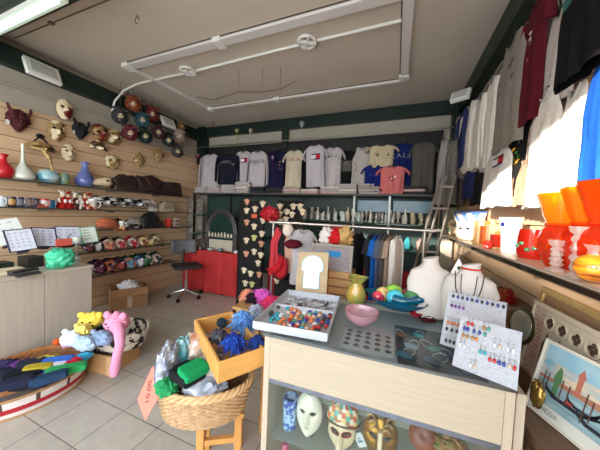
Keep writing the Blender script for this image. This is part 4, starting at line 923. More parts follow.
MB().grid(hatfn, 24, 8, lambda u, v: (int((u*12+v*4)//1)+int((u*12-v*4)//1)*2) % 5).build('harlequin_hat', cols5, dm, smooth=False)
mb = MB(); mb.tube([(.108*math.cos(a), .064*math.sin(a), .056) for a in [2*PI*q/28 for q in range(29)]], .007, 6); mb.build('hat_braid', brownl, dm)
q = CV(360, 440, .14); o = tag(MB().box(-.022, .022, -.001, .001, -.035, .035).build('price_tag', C(220, 224, 224, kind='paint'), loc=q), 'small white tag with grey marks hanging beside the beaked mask', 'tag'); o.rotation_euler = (0, -.5, CA)
MB().box(-.012, .012, -.0016, -.0011, -.012, .0).box(-.01, .008, -.0016, -.0011, .006, .012).build('print', C(130, 150, 170, kind='paint'), o)
gm = cabmask(380, 433, .13, .2, .24, [M('gold_leaf', (190, 140, 56), .28, metal=.8, vary=.45, scale=24, bump=.5)], 'large ornate gold mask with a cream stripe down its nose inside the cabinet')
MB().tube([(0, -.115, .08), (0, -.125, .0), (0, -.12, -.1)], [.012, .014, .008], 8).build('nose_stripe', ivory, gm)
mb = MB()
for s in (-1, 1):
    for k in range(3): mb.tube([(s*(.03+.05*math.cos(a)*.4+.012*k), -.1+.02*k, .07+.02*k+.02*math.sin(a)) for a in [q_*.5 for q_ in range(9)]], .005, 6)
mb.build('scrolls', gold, gm)
t = thing('carved_hat', 'round reddish brown wooden disc on a pale base inside the cabinet', 'ornament', CV(423, 436, .15), CA)
MB().lathe([(.001, .012), (.03, .02), (.05, .012), (.062, 0), (.05, -.01), (.001, -.012)], 26).build('disc', M('red_wood', (140, 66, 32), .35, vary=.35, scale=18), t); t.rotation_euler = (.9, 0, CA)
t = thing('carved_hat', 'orange and green knobbly ornament with dark wings at the right inside the cabinet', 'ornament', CV(450, 448, .15), CA)
lump((.07, .05, .05), 8, .3, 5, 28, 18).build('body', M('orange_lump', (170, 92, 40), .45, col2=(110, 110, 50), scale=20), t)
lump((.1, .03, .02), 9, .3, 4).build('wing', C(50, 50, 60), t); [ch for ch in t.children if ch.name.startswith('wing')][0].location = (0, .03, .06)
t = thing('wrapped_sweet', 'pink round trinket low inside the cabinet below the white mask', 'trinket', CV(285, 447, .12), CA); lump((.025, .02, .022), 3, .2).build('body', C(190, 70, 110, kind='gloss'), t)
# things standing on the shelf get small stands
for o_ in [x for x in list(COL.objects) if x.name.startswith('display_mask')]:
    if o_.name != 'display_mask': o_.scale = (.8, .8, .8)
    zb = (o_.location.z-ls)/o_.scale[0]; MB().box(-.03, .03, -.01, .05, -zb, -zb+.006).cyl((0, .03, -zb+.006), (0, .015, 0), .004, 8).build('stand', G('acrylic', (230, 235, 235), .85, .06, .2), o_)

# jewellery tray on top at the left
zt_ = .8945
tA, tB, tC, tD = OZ(254, 324, .93), OZ(325, 342, .93), OZ(342, 297, .93), OZ(290, 292, .93)
t, w_, h0 = quad('jewellery_tray', 'white sectioned tray full of coloured glass rings and pendants on the cabinet corner', 'tray', OZ(254, 329, zt_), OZ(326, 342, zt_), OZ(254, 329, zt_)+Vector((.0, .57, 0)))
TW, TD = w_, h0; white_t = M('tray_white', (200, 204, 212), .5); gl_side = M('tray_glitter', (196, 204, 216), .4, vary=.25, scale=120)
def TP(u, d, z): return t.matrix_world @ Vector((u, -z, d))   # tray local: x across, z away, height = -y
MB().box(0, TW, -.006, 0, 0, TD).build('floor', white_t, t)
MB().box(0, TW, -.045, -.0062, -.006, 0).box(0, TW, -.045, -.0062, TD, TD+.006).box(-.006, 0, -.045, -.0062, -.006, TD+.006).box(TW, TW+.006, -.045, -.0062, -.006, TD+.006).build('rim', gl_side, t)
MB().box(0, TW, -.03, -.0062, TD*.55, TD*.56).build('divider', white_t, t)
JC = [((30, 160, 180), 'turquoise'), ((190, 40, 40), 'red'), ((40, 60, 150), 'blue'), ((210, 120, 60), 'orange'), ((120, 60, 150), 'violet'), ((60, 150, 120), 'green'), ((220, 190, 170), 'pale pink'), ((40, 40, 46), 'black'), ((170, 120, 60), 'amber'), ((220, 225, 228), 'white')]
ring = {}
def jewel(ci, pos, rz, kind='r', s=1.0, where='', grp=''):
    c, nm = JC[ci]
    if (kind, ci) not in ring:
        mb = MB()
        if kind == 'r': mb.ell((0, 0, .012), (.011, .011, .009), 10, 6); mb.tube([(0, .009*math.cos(a), .0085*math.sin(a)-.001) for a in [2*PI*q/10 for q in range(11)]], .0018, 5)
        else: mb.tube([(.012*math.cos(a), .015*math.sin(a), .003) for a in [2*PI*q/12 for q in range(13)]], .0016, 5); mb.ell((0, -.018, .004), (.006, .009, .004), 8, 5)
        ring[(kind, ci)] = o = mb.build('glass_ring' if kind == 'r' else 'glass_pendant', C(*c, kind='gloss'))
    else: o = ring[(kind, ci)].copy(); COL.objects.link(o)
    o.location = pos; o.rotation_euler = (0, 0, rz); o.scale = (s, s, s)
    tag(o, '%s glass %s %s' % (nm, 'ring' if kind == 'r' else 'pendant', where), 'ring' if kind == 'r' else 'pendant', grp); return o
for r_ in range(9):
    for c_ in range(12):
        u = .03+c_*(TW-.05)/11+R.uniform(-.005, .005); d = .025+r_*(TD*.5-.03)/8+R.uniform(-.004, .004)
        if c_ < 3: ci = 0 if r_ < 3 else R.choice([0, 9, 9, 7, 3])
        elif c_ < 5: ci = R.choice([3, 1, 3, 6, 4])
        elif c_ < 10: ci = R.choice([2, 3, 6, 9, 0, 8, 1, 5])
        else: ci = R.choice([1, 1, 2, 7])
        if R.random() < (.45 if c_ < 4 else .1): continue
        jewel(ci, TP(u, d, .0085), R.uniform(0, 3), 'r', 1.15, 'in the white tray, %s row, %s from left' % (ORD[r_], ORD[c_]), 'rings in the white tray')
backx = sorted(R.uniform(.03, .34) for _ in range(26))
for k in range(34):
    red = k < 8
    u = (.05+.018*k) if red else backx[k-8]*TW/.37; d = TD*.6+.012*(k % 2) if red else R.uniform(TD*.6, TD-.03)
    jewel(1 if red else R.choice([9, 9, 9, 7, 9]), TP(u, d, .0075), R.uniform(0, 3), 'p', 1.1, ('in the red row of the white tray, %s from the left' % ORD[k]) if red else 'in the back of the white tray, %s from left' % ORD[k-8], 'pendants in the white tray')
mb = MB()
for k in range(60):
    u = R.uniform(.05, TW-.05); d = R.uniform(TD*.6, TD-.04); a0 = R.uniform(0, 6)
    mb.tube([(u+.03*math.cos(a0+q*.6)*(.5+.1*q), -.01, d+.02*math.sin(a0+q*.6)) for q in range(7)], .0022, 5)
tag(mb.build('silver_chains', M('silver_dark', (120, 120, 124), .3, metal=.8)), 'tangle of thin silver chains in the back half of the white tray', 'chains', kind='stuff').matrix_world = t.matrix_world.copy()

# pink bowl, vase, turquoise bowl
gp = CP(.42, .38, zt_); q = OZ(360, 326, zt_); 
bowl = tag(MB().lathe([(.001, .004), (.035, 0), (.05, .006), (.088, .045), (.096, .08), (.092, .079), (.082, .045), (.045, .012), (.001, .01)], 36, wob=lambda a, v: 1+.03*math.sin(3*a)).build('pink_bowl', G('pink_glass', (240, 206, 220), .4, .12, .5), loc=(q.x, q.y+.03, zt_)), 'pale pink glass bowl holding red beads on the glass top', 'bowl')
bd = None
for k in range(14):
    a = k*2.4; r_ = .008*math.sqrt(k)*1.4
    if bd is None: bd = o = MB().ell((0, 0, 0), (.008, .008, .008), 10, 6).build('bead', C(170, 50, 40, kind='gloss'))
    else: o = bd.copy(); COL.objects.link(o)
    o.location = (q.x+r_*math.cos(a), q.y+.03+r_*math.sin(a), zt_+.02+.003*(k % 2)); tag(o, 'small dark red bead inside the pink bowl', 'bead', 'beads in the pink bowl')
q = OZ(356, 303, zt_); tag(MB().lathe([(.001, 0), (.045, 0), (.06, .02), (.068, .06), (.06, .1), (.04, .135), (.036, .15), (.065, .195), (.06, .195), (.03, .15)], 30, wob=lambda a, v: 1+(.28*math.sin(3*a+1) if v > .75 else 0)).build('swirled_vase', M('green_swirl', (120, 160, 90), .12, col2=(190, 150, 60), scale=12, coat=.6), loc=(q.x, q.y-.02, zt_)), 'green, yellow and orange swirled glass vase with a flared pointed rim', 'vase')
q = OZ(398, 303, .93); turq = G('turquoise_glass', (20, 150, 190), .3, .15, .4)
tb = tag(MB().lathe([(.001, .004), (.06, 0), (.1, .012), (.17, .05), (.2, .085), (.196, .086), (.16, .055), (.1, .02), (.001, .012)], 40, wob=lambda a, v: 1+(.12*math.sin(5*a) if v > .4 and v < .75 else .03*math.sin(5*a))).build('turquoise_bowl', turq, loc=(q.x, q.y, zt_)), 'large turquoise glass bowl with a wavy rim filled with glass balls', 'bowl'); tb.scale = (1.05, .9, 1.0)
BG = 'glass balls in the turquoise bowl'
for dx, dy_, r_, c, l in ((-.1, .02, .045, (190, 160, 90), 'gold speckled glass ball in the turquoise bowl'), (-.03, .05, .055, (110, 180, 40), 'lime green swirled glass ball, highest in the turquoise bowl'), (-.13, -.03, .035, (190, 30, 60), 'red glass ball at the left rim of the turquoise bowl'),
                         (.07, .03, .05, (130, 20, 30), 'dark red glass ball in the turquoise bowl'), (.09, -.02, .055, (20, 90, 40), 'dark green glass ball at the right of the turquoise bowl'), (-.02, -.05, .05, (30, 170, 200), 'turquoise glass lump at the front of the bowl'), (-.07, .1, .035, (120, 40, 120), 'purple glass ball at the back left of the bowl')):
    tag(MB().ell((0, 0, 0), (r_*1.15, r_*1.15, r_*1.15), 24, 14).build('glass_ball', M('ball_%d_%d' % (c[0], c[1]), c, .06, col2=tuple(min(255, v+60) for v in c), scale=14, coat=1), loc=(q.x+dx, q.y+dy_, zt_+.03+r_)), l, 'glass ball', BG)
tag(MB().tube([(0, 0, 0), (.05, -.02, .0), (.1, -.01, .005), (.13, .01, .01)], [.03, .026, .02, .028], 12).ell((.15, .015, .012), (.03, .012, .02)).build('glass_fish', turq, loc=(q.x-.03, q.y-.1, zt_+.09)), 'turquoise glass fish lying across the front of the turquoise bowl', 'ornament')
for i, (px, py, c, l) in enumerate(((427, 320, (70, 14, 22), 'dark box of red jewellery beside the white neck bust'), (418, 315, (150, 24, 36), 'flat box with red bead bracelets behind the earring boards'))):
    q = OZ(px, py, zt_); o = tag(MB().box(-.04, .04, -.03, .03, 0, .015).build('jewel_box', C(*c), loc=q, rz=.3+i*.4, bevel=.002), l, 'box')
    mb = MB()
    for k in range(8): mb.ell((-.03+.0085*k, .01*math.sin(k), .019), (.005, .005, .005), 8, 5)
    mb.build('beads', C(206, 200, 190, kind='gloss') if i == 0 else C(200, 30, 40, kind='gloss'), o)

# earring boards
glit = M('glitter_board', (184, 190, 200), .45, vary=.18, scale=90, bump=.3)
def eboard(label, BL, BR, TL, rows, grp):
    t, w_, h_ = quad('earring_board', label, 'board', BL, BR, TL)
    MB().box(0, w_, 0, .008, 0, h_).build('panel', glit, t); MB().box(w_*.3, w_*.7, .0085, .011, 0, h_*.8).build('easel_back', C(190, 190, 190, kind='paint'), t)
    MW = t.matrix_world.copy()
    for ri, (zz, spots) in enumerate(rows):
        for ei, (u, ci) in enumerate(spots):
            key = ('e', ci)
            if key not in ring:
                mb = MB(); c = JC[ci][0]
                mb.tube([(.003*math.cos(a), -.003, .016+.005*math.sin(a)) for a in [q_*.6 for q_ in range(8)]], .0009, 5, 1); mb.cyl((0, -.003, .011), (0, -.003, .004), .0008, 5, 1); mb.ell((0, -.005, -.004), (.0052, .0045, .0085), 10, 6)
                ring[key] = o = mb.build('earring', [C(*c, kind='gloss'), steel])
            else: o = ring[key].copy(); COL.objects.link(o)
            o.matrix_world = MW @ Matrix.Translation((u*w_, 0, zz*h_)) @ Matrix.Scale(1.15, 4)
            tag(o, '%s drop earring, %s from left, %s row of the %s' % (JC[ci][1], ORD[ei], ORD[ri], grp), 'earring', 'earrings on the '+grp)
    return t, w_, h_
z9 = zt_+.001
eboard('silver glitter board of earrings leaning behind the front one', (.235, 1.36, z9), (.46, 1.28, z9), (.3, 1.5, 1.125),
       [(.93, [(.1+.085*k, k % 2 and 2 or 7) for k in range(11)]), (.74, [(.1+.07*k, 4) for k in range(4)]), (.42, [(.08+.06*k, 3) for k in range(6)]), (.3, [(.08+.09*k, 7) for k in range(4)]), (.1, [(.1+.07*k, 7) for k in range(3)])], 'rear board')
q1, q2 = OZ(452, 365, z9), OZ(517, 391, z9)
t, w_, h_ = eboard('front silver glitter board of coloured glass earrings at the cabinet edge', q1, q2, (.3, 1.285, 1.075),
       [(.9, [(.15, 1), (.22, 1), (.42, 8), (.5, 5)]), (.78, [(.1, 2), (.16, 2), (.27, 2), (.36, 2), (.45, 5)]), (.64, [(.1, 8), (.17, 8), (.26, 8), (.33, 3), (.62, 9), (.7, 6), (.82, 9), (.9, 9)]), (.44, [(.08, 9), (.15, 9), (.42, 0), (.49, 0)]),
        (.36, [(.58, 1), (.65, 1), (.72, 2), (.79, 2), (.87, 6), (.94, 1)]), (.14, [(.3, 9), (.37, 6)])], 'front board')

# necklace busts
def bust(p, s, rz, label, neck=True, lean=.3):
    t = thing('necklace_bust', label, 'bust', p, rz)
    def fn(u, v):
        a = 2*PI*u; c, sn = math.cos(a), math.sin(a)
        prw = [(0, .1, .05), (.15, .125, .055), (.55, .14, .05), (.75, .12, .045), (.85, .06, .042), (.93, .046, .042), (1, .048, .044)]
        for (q0, w0, d0), (q1_, w1, d1) in zip(prw, prw[1:]):
            if v <= q1_: k = (v-q0)/(q1_-q0); k = k*k*(3-2*k); W = w0+(w1-w0)*k; D = d0+(d1-d0)*k; break
        return (W*s*c, D*s*sn+lean*.25*v*s, v*.36*s+(.012*s*c if v > .9 else 0))
    mb = MB().grid(fn, 32, 28); mb.add([fn(i/32, 1) for i in range(32)], [tuple(range(32))]); mb.build('body', M('bust_white', (208, 205, 200), .6), t)
    return t, fn
b1, f1 = bust((.235, 1.74, zt_+.0), 1.0, .1, 'tall white neck bust, left of two at the back corner of the cabinet')
b2, f2 = bust((.40, 1.62, zt_+.02), 1.0, -.35, 'wide white neck bust wearing a black cord necklace with blue pendant'); b2.location.z = zt_
nk = MB(); ps = []
for k in range(13):
    a = k/12; u = .5+.5*(1-a); x = .052*math.cos(PI*a); zv = .88-.5*math.sin(PI*a)**1.0
    q = f2(.75+.25*0-.0, zv); ps.append((x*1.3, f2(.75, zv)[1]-.006, zv*.36))
nk.tube(ps, .0028, 6); nk.tube([(x*.55, y-.002, z*.96) for x, y, z in ps], .0022, 6); nk.build('cord', C(50, 46, 50), b2)
mb = MB(); c0 = ps[6]; mb.ell((c0[0], c0[1]-.008, c0[2]-.01), (.013, .007, .018)); mb.ell((c0[0]-.02, c0[1]-.006, c0[2]+.004), (.009, .006, .009)); mb.ell((c0[0]+.016, c0[1]-.006, c0[2]+.012), (.009, .006, .009)); mb.build('pendant', C(30, 90, 190, kind='gloss'), b2)
mb = MB(); z0 = .335; mb.tube([(.047*math.cos(a), .075*1.0+.044*math.sin(a)*1.05-.003, z0) for a in [PI+PI*k/12 for k in range(13)]], .006, 6); mb.build('choker', C(210, 50, 40), b2)
q = OY(456, 250, 2.0); t = quad('cat_card', 'small white pointed ear display card behind the neck busts', 'card', (.33, 1.74, 1.17), (.41, 1.73, 1.165), (.33, 1.75, 1.28))[0]
MB().cyl((.04, .003, -.001), (.04, .003, -.272), .004, 6).box(.01, .07, -.02, .02, -.276, -.2725).build('stand', steel, t)
MB().prism([(0, 0), (.09, 0), (.075, .04), (.035, .11), (.015, .05)], 0, .006).build('card', white_p, t)
MB().ell((.04, -.002, .05), (.008, .002, .012)).build('emblem', C(40, 90, 60, kind='paint'), t)

# ------------------------------------------------------------------ sales counter on the left
t = thing('sales_counter', 'pale wood sales counter at the left with vertical grain panels', 'counter', (-2.93, 0, 0)); cz = .885
cw = M('counter_wood', (192, 182, 168), .45, vary=.12, scale=3, stretch=(10, 10, .8))
MB().box(-.03, 0, -.4, .36, 0, cz-.032).box(-.03, 0, .364, .86, 0, cz-.032).box(-.03, 0, .864, 1.2, 0, cz-.032).box(-.03, 0, 1.204, 1.57, 0, cz-.032).build('front_panel', cw, t, bevel=.002)
MB().box(-.55, -.031, 1.54, 1.57, 0, cz-.032).box(-.55, -.031, -.4, -.37, 0, cz-.032).build('end_panel', cw, t)
MB().box(-.6, .008, -.42, 1.58, cz-.03, cz).build('top', M('counter_top', (196, 186, 170), .35, vary=.08, scale=3, stretch=(10, 1, 1)), t, bevel=.003)
CZ = cz+.001
o = tag(lump((.09, .11, .1), 11, .22, 1.7, 44, 30, .9, .03).build('plastic_bag', M('green_plastic', (70, 206, 160), .35, vary=.2, scale=14, bump=.4, coat=.3), loc=(-3.03, 1.36, CZ+.088)), 'crumpled mint green plastic bag on the counter corner', 'bag')
t = thing('card_terminal', 'black card terminal lying at the front of the counter', 'terminal', OZ(23, 271, cz+.02)+Vector((-.0, 0, -.019)), .15+PI/2)
MB().box(-.09, .09, -.04, .04, 0, .035).build('body', M('terminal_black', (30, 32, 36), .35), t, bevel=.006); MB().box(-.08, .0, -.035, .035, .0355, .037).build('screen', C(60, 66, 74, kind='gloss'), t); MB().box(-.085, .085, -.0415, -.0405, .008, .016).build('trim_line', C(190, 196, 200, kind='metal'), t)
t = thing('card_terminal', 'flat grey and black reader beside the green bag', 'terminal', OZ(30, 276, cz)+Vector((-.02, 0, .001)), .25+PI/2)
MB().box(-.08, .08, -.022, .022, 0, .02).build('body', M('terminal_black', (30, 32, 36)), t, bevel=.005); MB().box(-.07, .07, -.0235, -.0222, .004, .014).build('trim_line', C(170, 176, 186, kind='metal'), t)
tag(MB().box(-.1, .1, -.14, .14, 0, .03).build('paper_pad', C(226, 214, 180, kind='paint'), loc=(-3.12, 1.0, CZ), bevel=.004), 'cream pad of receipts at the left edge of the counter', 'pad')
tag(MB().box(-.08, .08, -.1, .1, 0, .07).build('cash_box', M('box_dark_green', (20, 34, 30), .5), loc=(-3.32, 1.02, CZ), bevel=.006), 'dark green box standing behind the receipts pad', 'box')
tag(MB().box(-.09, .09, -.06, .06, 0, .1).build('black_box', M('box_black', (34, 30, 30), .5), loc=(-3.3, 1.25, CZ), bevel=.004), 'black box under the framed price sheet', 'box')
t = thing('pen_box', 'small pale blue card box behind the green bag', 'box', (-3.19, 1.56, CZ), .4); MB().box(-.03, .03, -.03, .03, 0, .055).build('box', C(200, 210, 216, kind='paint'), t); MB().box(-.016, .016, -.0312, -.0302, .018, .038).build('label', C(110, 130, 190, kind='paint'), t)
def sheet(name, label, pts, X, col, frame=None, rows=5, cols=4, base=None, ink=(120, 130, 170)):
    BL, BR, TL = (OX(x, y, Xx) for (x, y), Xx in zip(pts, X))
    t, w_, h_ = quad(name, label, 'sign', BL, BR, TL)
    MB().box(0, w_, 0, .006, 0, h_).build('sheet', C(*col, kind='paint'), t)
    if frame: MB().box(-.008, 0, -.004, .01, -.008, h_+.008).box(w_, w_+.008, -.004, .01, -.008, h_+.008).box(0, w_, -.004, .01, -.008, 0).box(0, w_, -.004, .01, h_, h_+.008).build('frame', C(*frame, kind='paint'), t)
    mb = MB()
    for r_ in range(rows):
        for c_ in range(cols):
            x = w_*(.08+.86*c_/cols); z = h_*(.88-.8*r_/rows)
            for k in range(2): mb.box(x, x+w_*.6/cols*R.uniform(.5, 1), -.0012, -.0004, z-k*h_*.05-.004, z-k*h_*.05)
    mb.build('writing', C(*ink, kind='paint'), t)
    MB().box(w_*.3, w_*.7, .0075, .06, -.02, .0).build('easel_foot', C(50, 50, 60, kind='paint'), t)
    return t
sheet('price_sheet', 'large pale sheet leaning behind the black boxes at the left edge', [(-8, 248), (29, 240), (-8, 221)], (-3.45, -3.45, -3.55), (238, 244, 240), rows=3, cols=3, ink=(170, 178, 180))
sheet('price_sheet', 'framed light blue price sheet tilted on the black box', [(11, 252), (37, 248), (6, 231)], (-3.3, -3.3, -3.37), (232, 238, 252), (50, 52, 84), ink=(150, 158, 196))
b0 = sheet('price_sheet', 'wide blue framed price sheet, left half behind the red card', [(33, 246), (57, 246), (33, 228)], (-3.4, -3.4, -3.47), (222, 228, 250), (40, 42, 96), cols=3, ink=(130, 136, 180))
sheet('price_sheet', 'wide blue framed price sheet, right half behind the red card', [(58, 245), (82, 244), (58, 227)], (-3.4, -3.4, -3.47), (226, 232, 250), (40, 42, 96), cols=3, ink=(140, 150, 176))
sheet('price_sheet', 'pale sheet with a green side edge right of the blue price sheets', [(84, 243), (98, 241), (83, 228)], (-3.35, -3.35, -3.4), (240, 250, 244), (130, 190, 150), rows=4, cols=1, ink=(100, 140, 120))
t = thing('red_card_holder', 'small coral red sign with two dark sticks before the blue price sheets', 'sign', OX(64, 243, -3.3), PI/2)
MB().box(-.07, .07, -.006, .006, -.03, .045).build('card', C(226, 100, 84, kind='paint'), t); MB().cyl((-.03, 0, .045), (-.07, .01, .1), .004, 6).cyl((.03, 0, .045), (.07, .01, .1), .004, 6).build('stick', C(70, 60, 70), t)
MB().box(-.05, .05, -.02, .02, -.04, -.031).cyl((0, 0, -.04), (0, 0, -(OX(64, 243, -3.3).z-cz)+.001), .006).build('base', dark_metal, t)
t = thing('glass_dish', 'small clear glass dish right of the red sign on the counter', 'dish', OX(77, 242, -3.3)); t.location.z = CZ+.2; MB().lathe([(.001, 0), (.03, 0), (.045, .03), (.04, .06), (.001, .062)], 18).build('bowl', C(196, 206, 196, kind='gloss'), t); MB().cyl((0, 0, -.2), (0, 0, 0), .012, 8).build('stem', steel, t)

# ------------------------------------------------------------------ wicker baskets
def wicker(t, a, b, h, col, flare=1.12, rows=12, rimr=.014, bottom=True, zo=0):
    m = M('wicker_%d_%d' % (col[0], col[1]), col, .6, vary=.35, scale=30, bump=.4); n = 132; mb = MB()
    for r_ in range(rows):
        v = (r_+.5)/rows; f = 1/flare+(1-1/flare)*v**.7; z = v*h+zo; q = h/rows*.56
        mb.tube([(a*f*math.cos(x)*(1+.018*math.sin(33*x+PI*r_)), b*f*math.sin(x)*(1+.018*math.sin(33*x+PI*r_)), z) for x in [2*PI*k/n for k in range(n+1)]], q, 6)
    mb.build('weave', m, t)
    mb = MB()
    for k in range(33):
        x = 2*PI*(k+.5)/33; mb.tube([(a*math.cos(x)*(1/flare+(1-1/flare)*v**.7), b*math.sin(x)*(1/flare+(1-1/flare)*v**.7), v*h+zo) for v in (0, .3, .6, 1)], .004, 5)
    mb.build('stake', m, t)
    rm = M('wicker_rim_%d' % col[0], tuple(min(255, int(c*1.12)) for c in col), .5, vary=.25, scale=20); mb = MB()
    for s in range(3):
        mb.tube([(a*(1+.03*math.cos(14*x+s*2.1))*math.cos(x), b*(1+.03*math.cos(14*x+s*2.1))*math.sin(x), h+zo+rimr*(.9+math.sin(14*x+s*2.1))) for x in [2*PI*k/n for k in range(n+1)]], rimr*.7, 6)
    mb.build('rim', rm, t)
    if bottom: MB().lathe([(.001, .004+zo), (a/flare*.98, .004+zo), (a/flare*.98, .012+zo), (.001, .012+zo)], 40, sy=b/a).build('bottom', m, t)
# big wicker basket on wooden stools
def stool(x, y, hz, s, rz, label):
    t = thing('wooden_stool', label, 'stool', (x, y, 0), rz, 'wooden stools under the wicker basket and tray'); hw = M('honey_wood', (206, 150, 82), .45, vary=.15, scale=5, stretch=(6, 6, .8))
    MB().box(-s, s, -s, s, hz-.028, hz).build('seat', hw, t, bevel=.005)
    for a in (-1, 1):
        for b in (-1, 1): MB().box(a*(s-.03)-.02, a*(s-.03)+.02, b*(s-.03)-.02, b*(s-.03)+.02, 0, hz-.0285).build('leg', hw, t, bevel=.003)
    mb = MB()
    for a in (-1, 1): mb.box(a*(s-.03)-.012, a*(s-.03)+.012, -s+.05, s-.05, hz*.45, hz*.45+.03).box(-s+.05, s-.05, a*(s-.03)-.012, a*(s-.03)+.012, hz*.55, hz*.55+.03)
    mb.build('stretcher', hw, t); return t
stool(-.9, 1.16, .386, .13, .55, 'low wooden stool carrying the wicker basket')

stool(-.72, 1.52, .66, .1, .2, 'taller wooden stool beside the cabinet behind the wicker basket')
bx, by, bz = -.95, 1.07, .388
t = thing('wicker_basket', 'large oval wicker basket full of packed scarves on a stool', 'basket', (bx, by, bz), .45); wicker(t, .255, .18, .165, (196, 160, 116), 1.2, 15)
BC = 'packed scarves in the large wicker basket'
def pack(px, py, z, r, col, label, seed, rz=0, m=None, cat='scarf', name='scarf_pack', amp=.25, group=BC, fine=.04):
    q = OZ(px, py, z); return tag(lump(r, seed, amp, 3, 30, 18, 0, fine).build(name, m or C(*col), loc=q, rz=rz), label, cat, group)
pack(168, 366, .64, (0.061, 0.110, 0.110), None, 'clear wrapped pack of dark blue scarf at the left side of the wicker basket', 1, .6, M('wrap_blue', (84, 96, 120), .2, col2=(170, 176, 190), scale=14, coat=.6))
pack(184, 356, .64, (0.073, 0.098, 0.110), None, 'clear wrapped teal scarf standing in the wicker basket', 2, .3, M('wrap_teal', (40, 120, 134), .25, col2=(130, 180, 190), scale=12, coat=.5))
pack(197, 349, .66, (0.085, 0.098, 0.098), None, 'clear wrapped cream and orange scarf at the back of the wicker basket', 3, .3, M('wrap_cream', (210, 196, 184), .25, col2=(190, 130, 100), scale=14, coat=.5, lo=.3, hi=.5))
pack(212, 367, .64, (0.098, 0.073, 0.073), None, 'clear wrapped beige scarf under the wooden tray', 4, .3, M('wrap_beige', (180, 166, 150), .3, col2=(110, 110, 120), scale=12, coat=.5))
pack(205, 385, .58, (0.110, 0.085, 0.061), None, 'grey blue wrapped scarf at the right end of the wicker basket', 5, .3, M('wrap_grey', (120, 130, 150), .3, col2=(190, 196, 206), scale=12, coat=.4))
q = OZ(187, 378, .63); t = thing('folded_flag', 'green and black folded cloth on top in the wicker basket', 'cloth', q, -.25, BC)
f1_ = folded(.15, .13, .05, 3); f1_.build('black_part', C(28, 30, 32), t); f2_ = folded(.09, .135, .035, 4).build('green_part', C(20, 150, 90), t); f2_.location = (.04, .01, .04); f2_.rotation_euler = (0, .25, 0)
pack(167, 385, .6, (0.073, 0.055, 0.043), None, 'green knitted cloth with red dots at the left front of the wicker basket', 9, -.5, M('green_knit', (20, 140, 80), .8, col2=(170, 60, 50), scale=10, bump=.5, lo=.3, hi=.36))
q0, q1_, q3 = OZ(143, 420, .35), OZ(160, 389, .55), OZ(139, 377, .55)
A_, B_, D_ = OY(141, 418, .86), OY(161, 386, .93), OY(138, 393, .95)
def sign_pt(px, py, Y): return OY(px, py, Y)
# the paper is a long narrow diamond: top near the rim, point hanging down
Pt, Pr, Pb, Pl = sign_pt(153, 366, .97), sign_pt(164, 387, .90), sign_pt(145, 421, .84), sign_pt(138, 398, .90)
t, w_, h_ = quad('price_sign', 'salmon paper price sign hung on the left end of the wicker basket', 'sign', Pb, Pr, Pl)
mi_ = t.matrix_world.inverted(); tv = mi_ @ Pt
MB().prism([(0, 0), (w_, 0), (tv.x, tv.z), (0, h_)], 0, .0015).build('paper', C(246, 132, 112, kind='paint'), t)
tm = text_mb('10,00', .05); cxx, czz = (tv.x+w_)/4+.01, (tv.z+h_)/4
tx = MB(); an = math.atan2(tv.z, tv.x)
for_v = [(x*math.cos(an)-z*math.sin(an), y, x*math.sin(an)+z*math.cos(an)) for x, y, z in tm.v]
tx.add([(x+tv.x*.5, -.0016, z+tv.z*.5) for x, y, z in for_v], tm.f); tx.build('writing', C(60, 40, 50, kind='paint'), t)

# wooden tray with blue hair pieces
za = .735
A, B = OZ(197, 337, .70), OZ(219.5, 383, .675)
D = A+(OZ(264, 369, .68)-B)*.96
t, w_, h_ = quad('wooden_tray', 'honey coloured wooden tray holding blue feather masks over the wicker basket', 'tray', A, B, D)
hw = M('honey_wood2', (222, 168, 92), .4, vary=.12, scale=4, stretch=(5, 5, 1)); HT = .115
MB().box(0, w_, -.008, 0, 0, h_).build('floor', hw, t)
MB().box(-.002, w_+.002, -HT, -.0081, -.014, .002).box(-.002, w_+.002, -HT, -.0081, h_-.002, h_+.014).box(-.014, -.0021, -HT, -.0081, -.014, h_+.014).box(w_+.0021, w_+.014, -HT, -.0081, -.014, h_+.014).build('rim', hw, t, bevel=.003)
def hair(name, pos, r, cols, label, cat='wig', seed=0, nst=320, group=None):
    t = thing(name, label, cat, pos, 0, group); ms = [C(*c) for c in cols]
    lump(tuple(.8*v for v in r), seed, .25, 4, 24, 14).build('core', ms[0], t); rr = random.Random(seed); mb = MB()
    for k in range(nst):
        a = rr.uniform(0, 2*PI); e = rr.uniform(-.3, 1.0); d = Vector((math.cos(a)*math.cos(e*1.4), math.sin(a)*math.cos(e*1.4), math.sin(e*1.4)))
        p0 = Vector((d.x*r[0]*.6, d.y*r[1]*.6, d.z*r[2]*.75)); p1 = Vector((d.x*r[0]*1.02, d.y*r[1]*1.02, d.z*r[2]*.95-.25*r[2])); sw = Vector((rr.uniform(-1, 1), rr.uniform(-1, 1), rr.uniform(-1, .1)))*.45*r[0]
        mb.tube([p0, p0.lerp(p1, .6)+sw*.3, p1+sw], [.003, .005, .0015], 4, rr.randrange(len(cols)))
    mb.build('strands', ms, t)['kind'] = 'stuff'; return t
hz_ = .79
HG = 'feather pieces in the wooden tray'
hair('feather_mask', OZ(219, 336, hz_), (.06, .05, .045), [(60, 60, 70), (140, 110, 100), (90, 110, 130)], 'grey and tan feather piece at the left of the wooden tray', 'feather piece', 1, 90, HG)
hair('feather_mask', OZ(234, 342, hz_+.01), (.065, .06, .05), [(30, 60, 150), (40, 90, 190), (20, 40, 110)], 'deep royal blue feather piece at the front of the wooden tray', 'feather piece', 2, 160, HG)
hair('feather_mask', OZ(243, 322, hz_+.03), (.07, .06, .085), [(90, 140, 200), (120, 165, 215), (70, 110, 180)], 'tall light blue feather piece standing in the wooden tray', 'feather piece', 3, 200, HG)
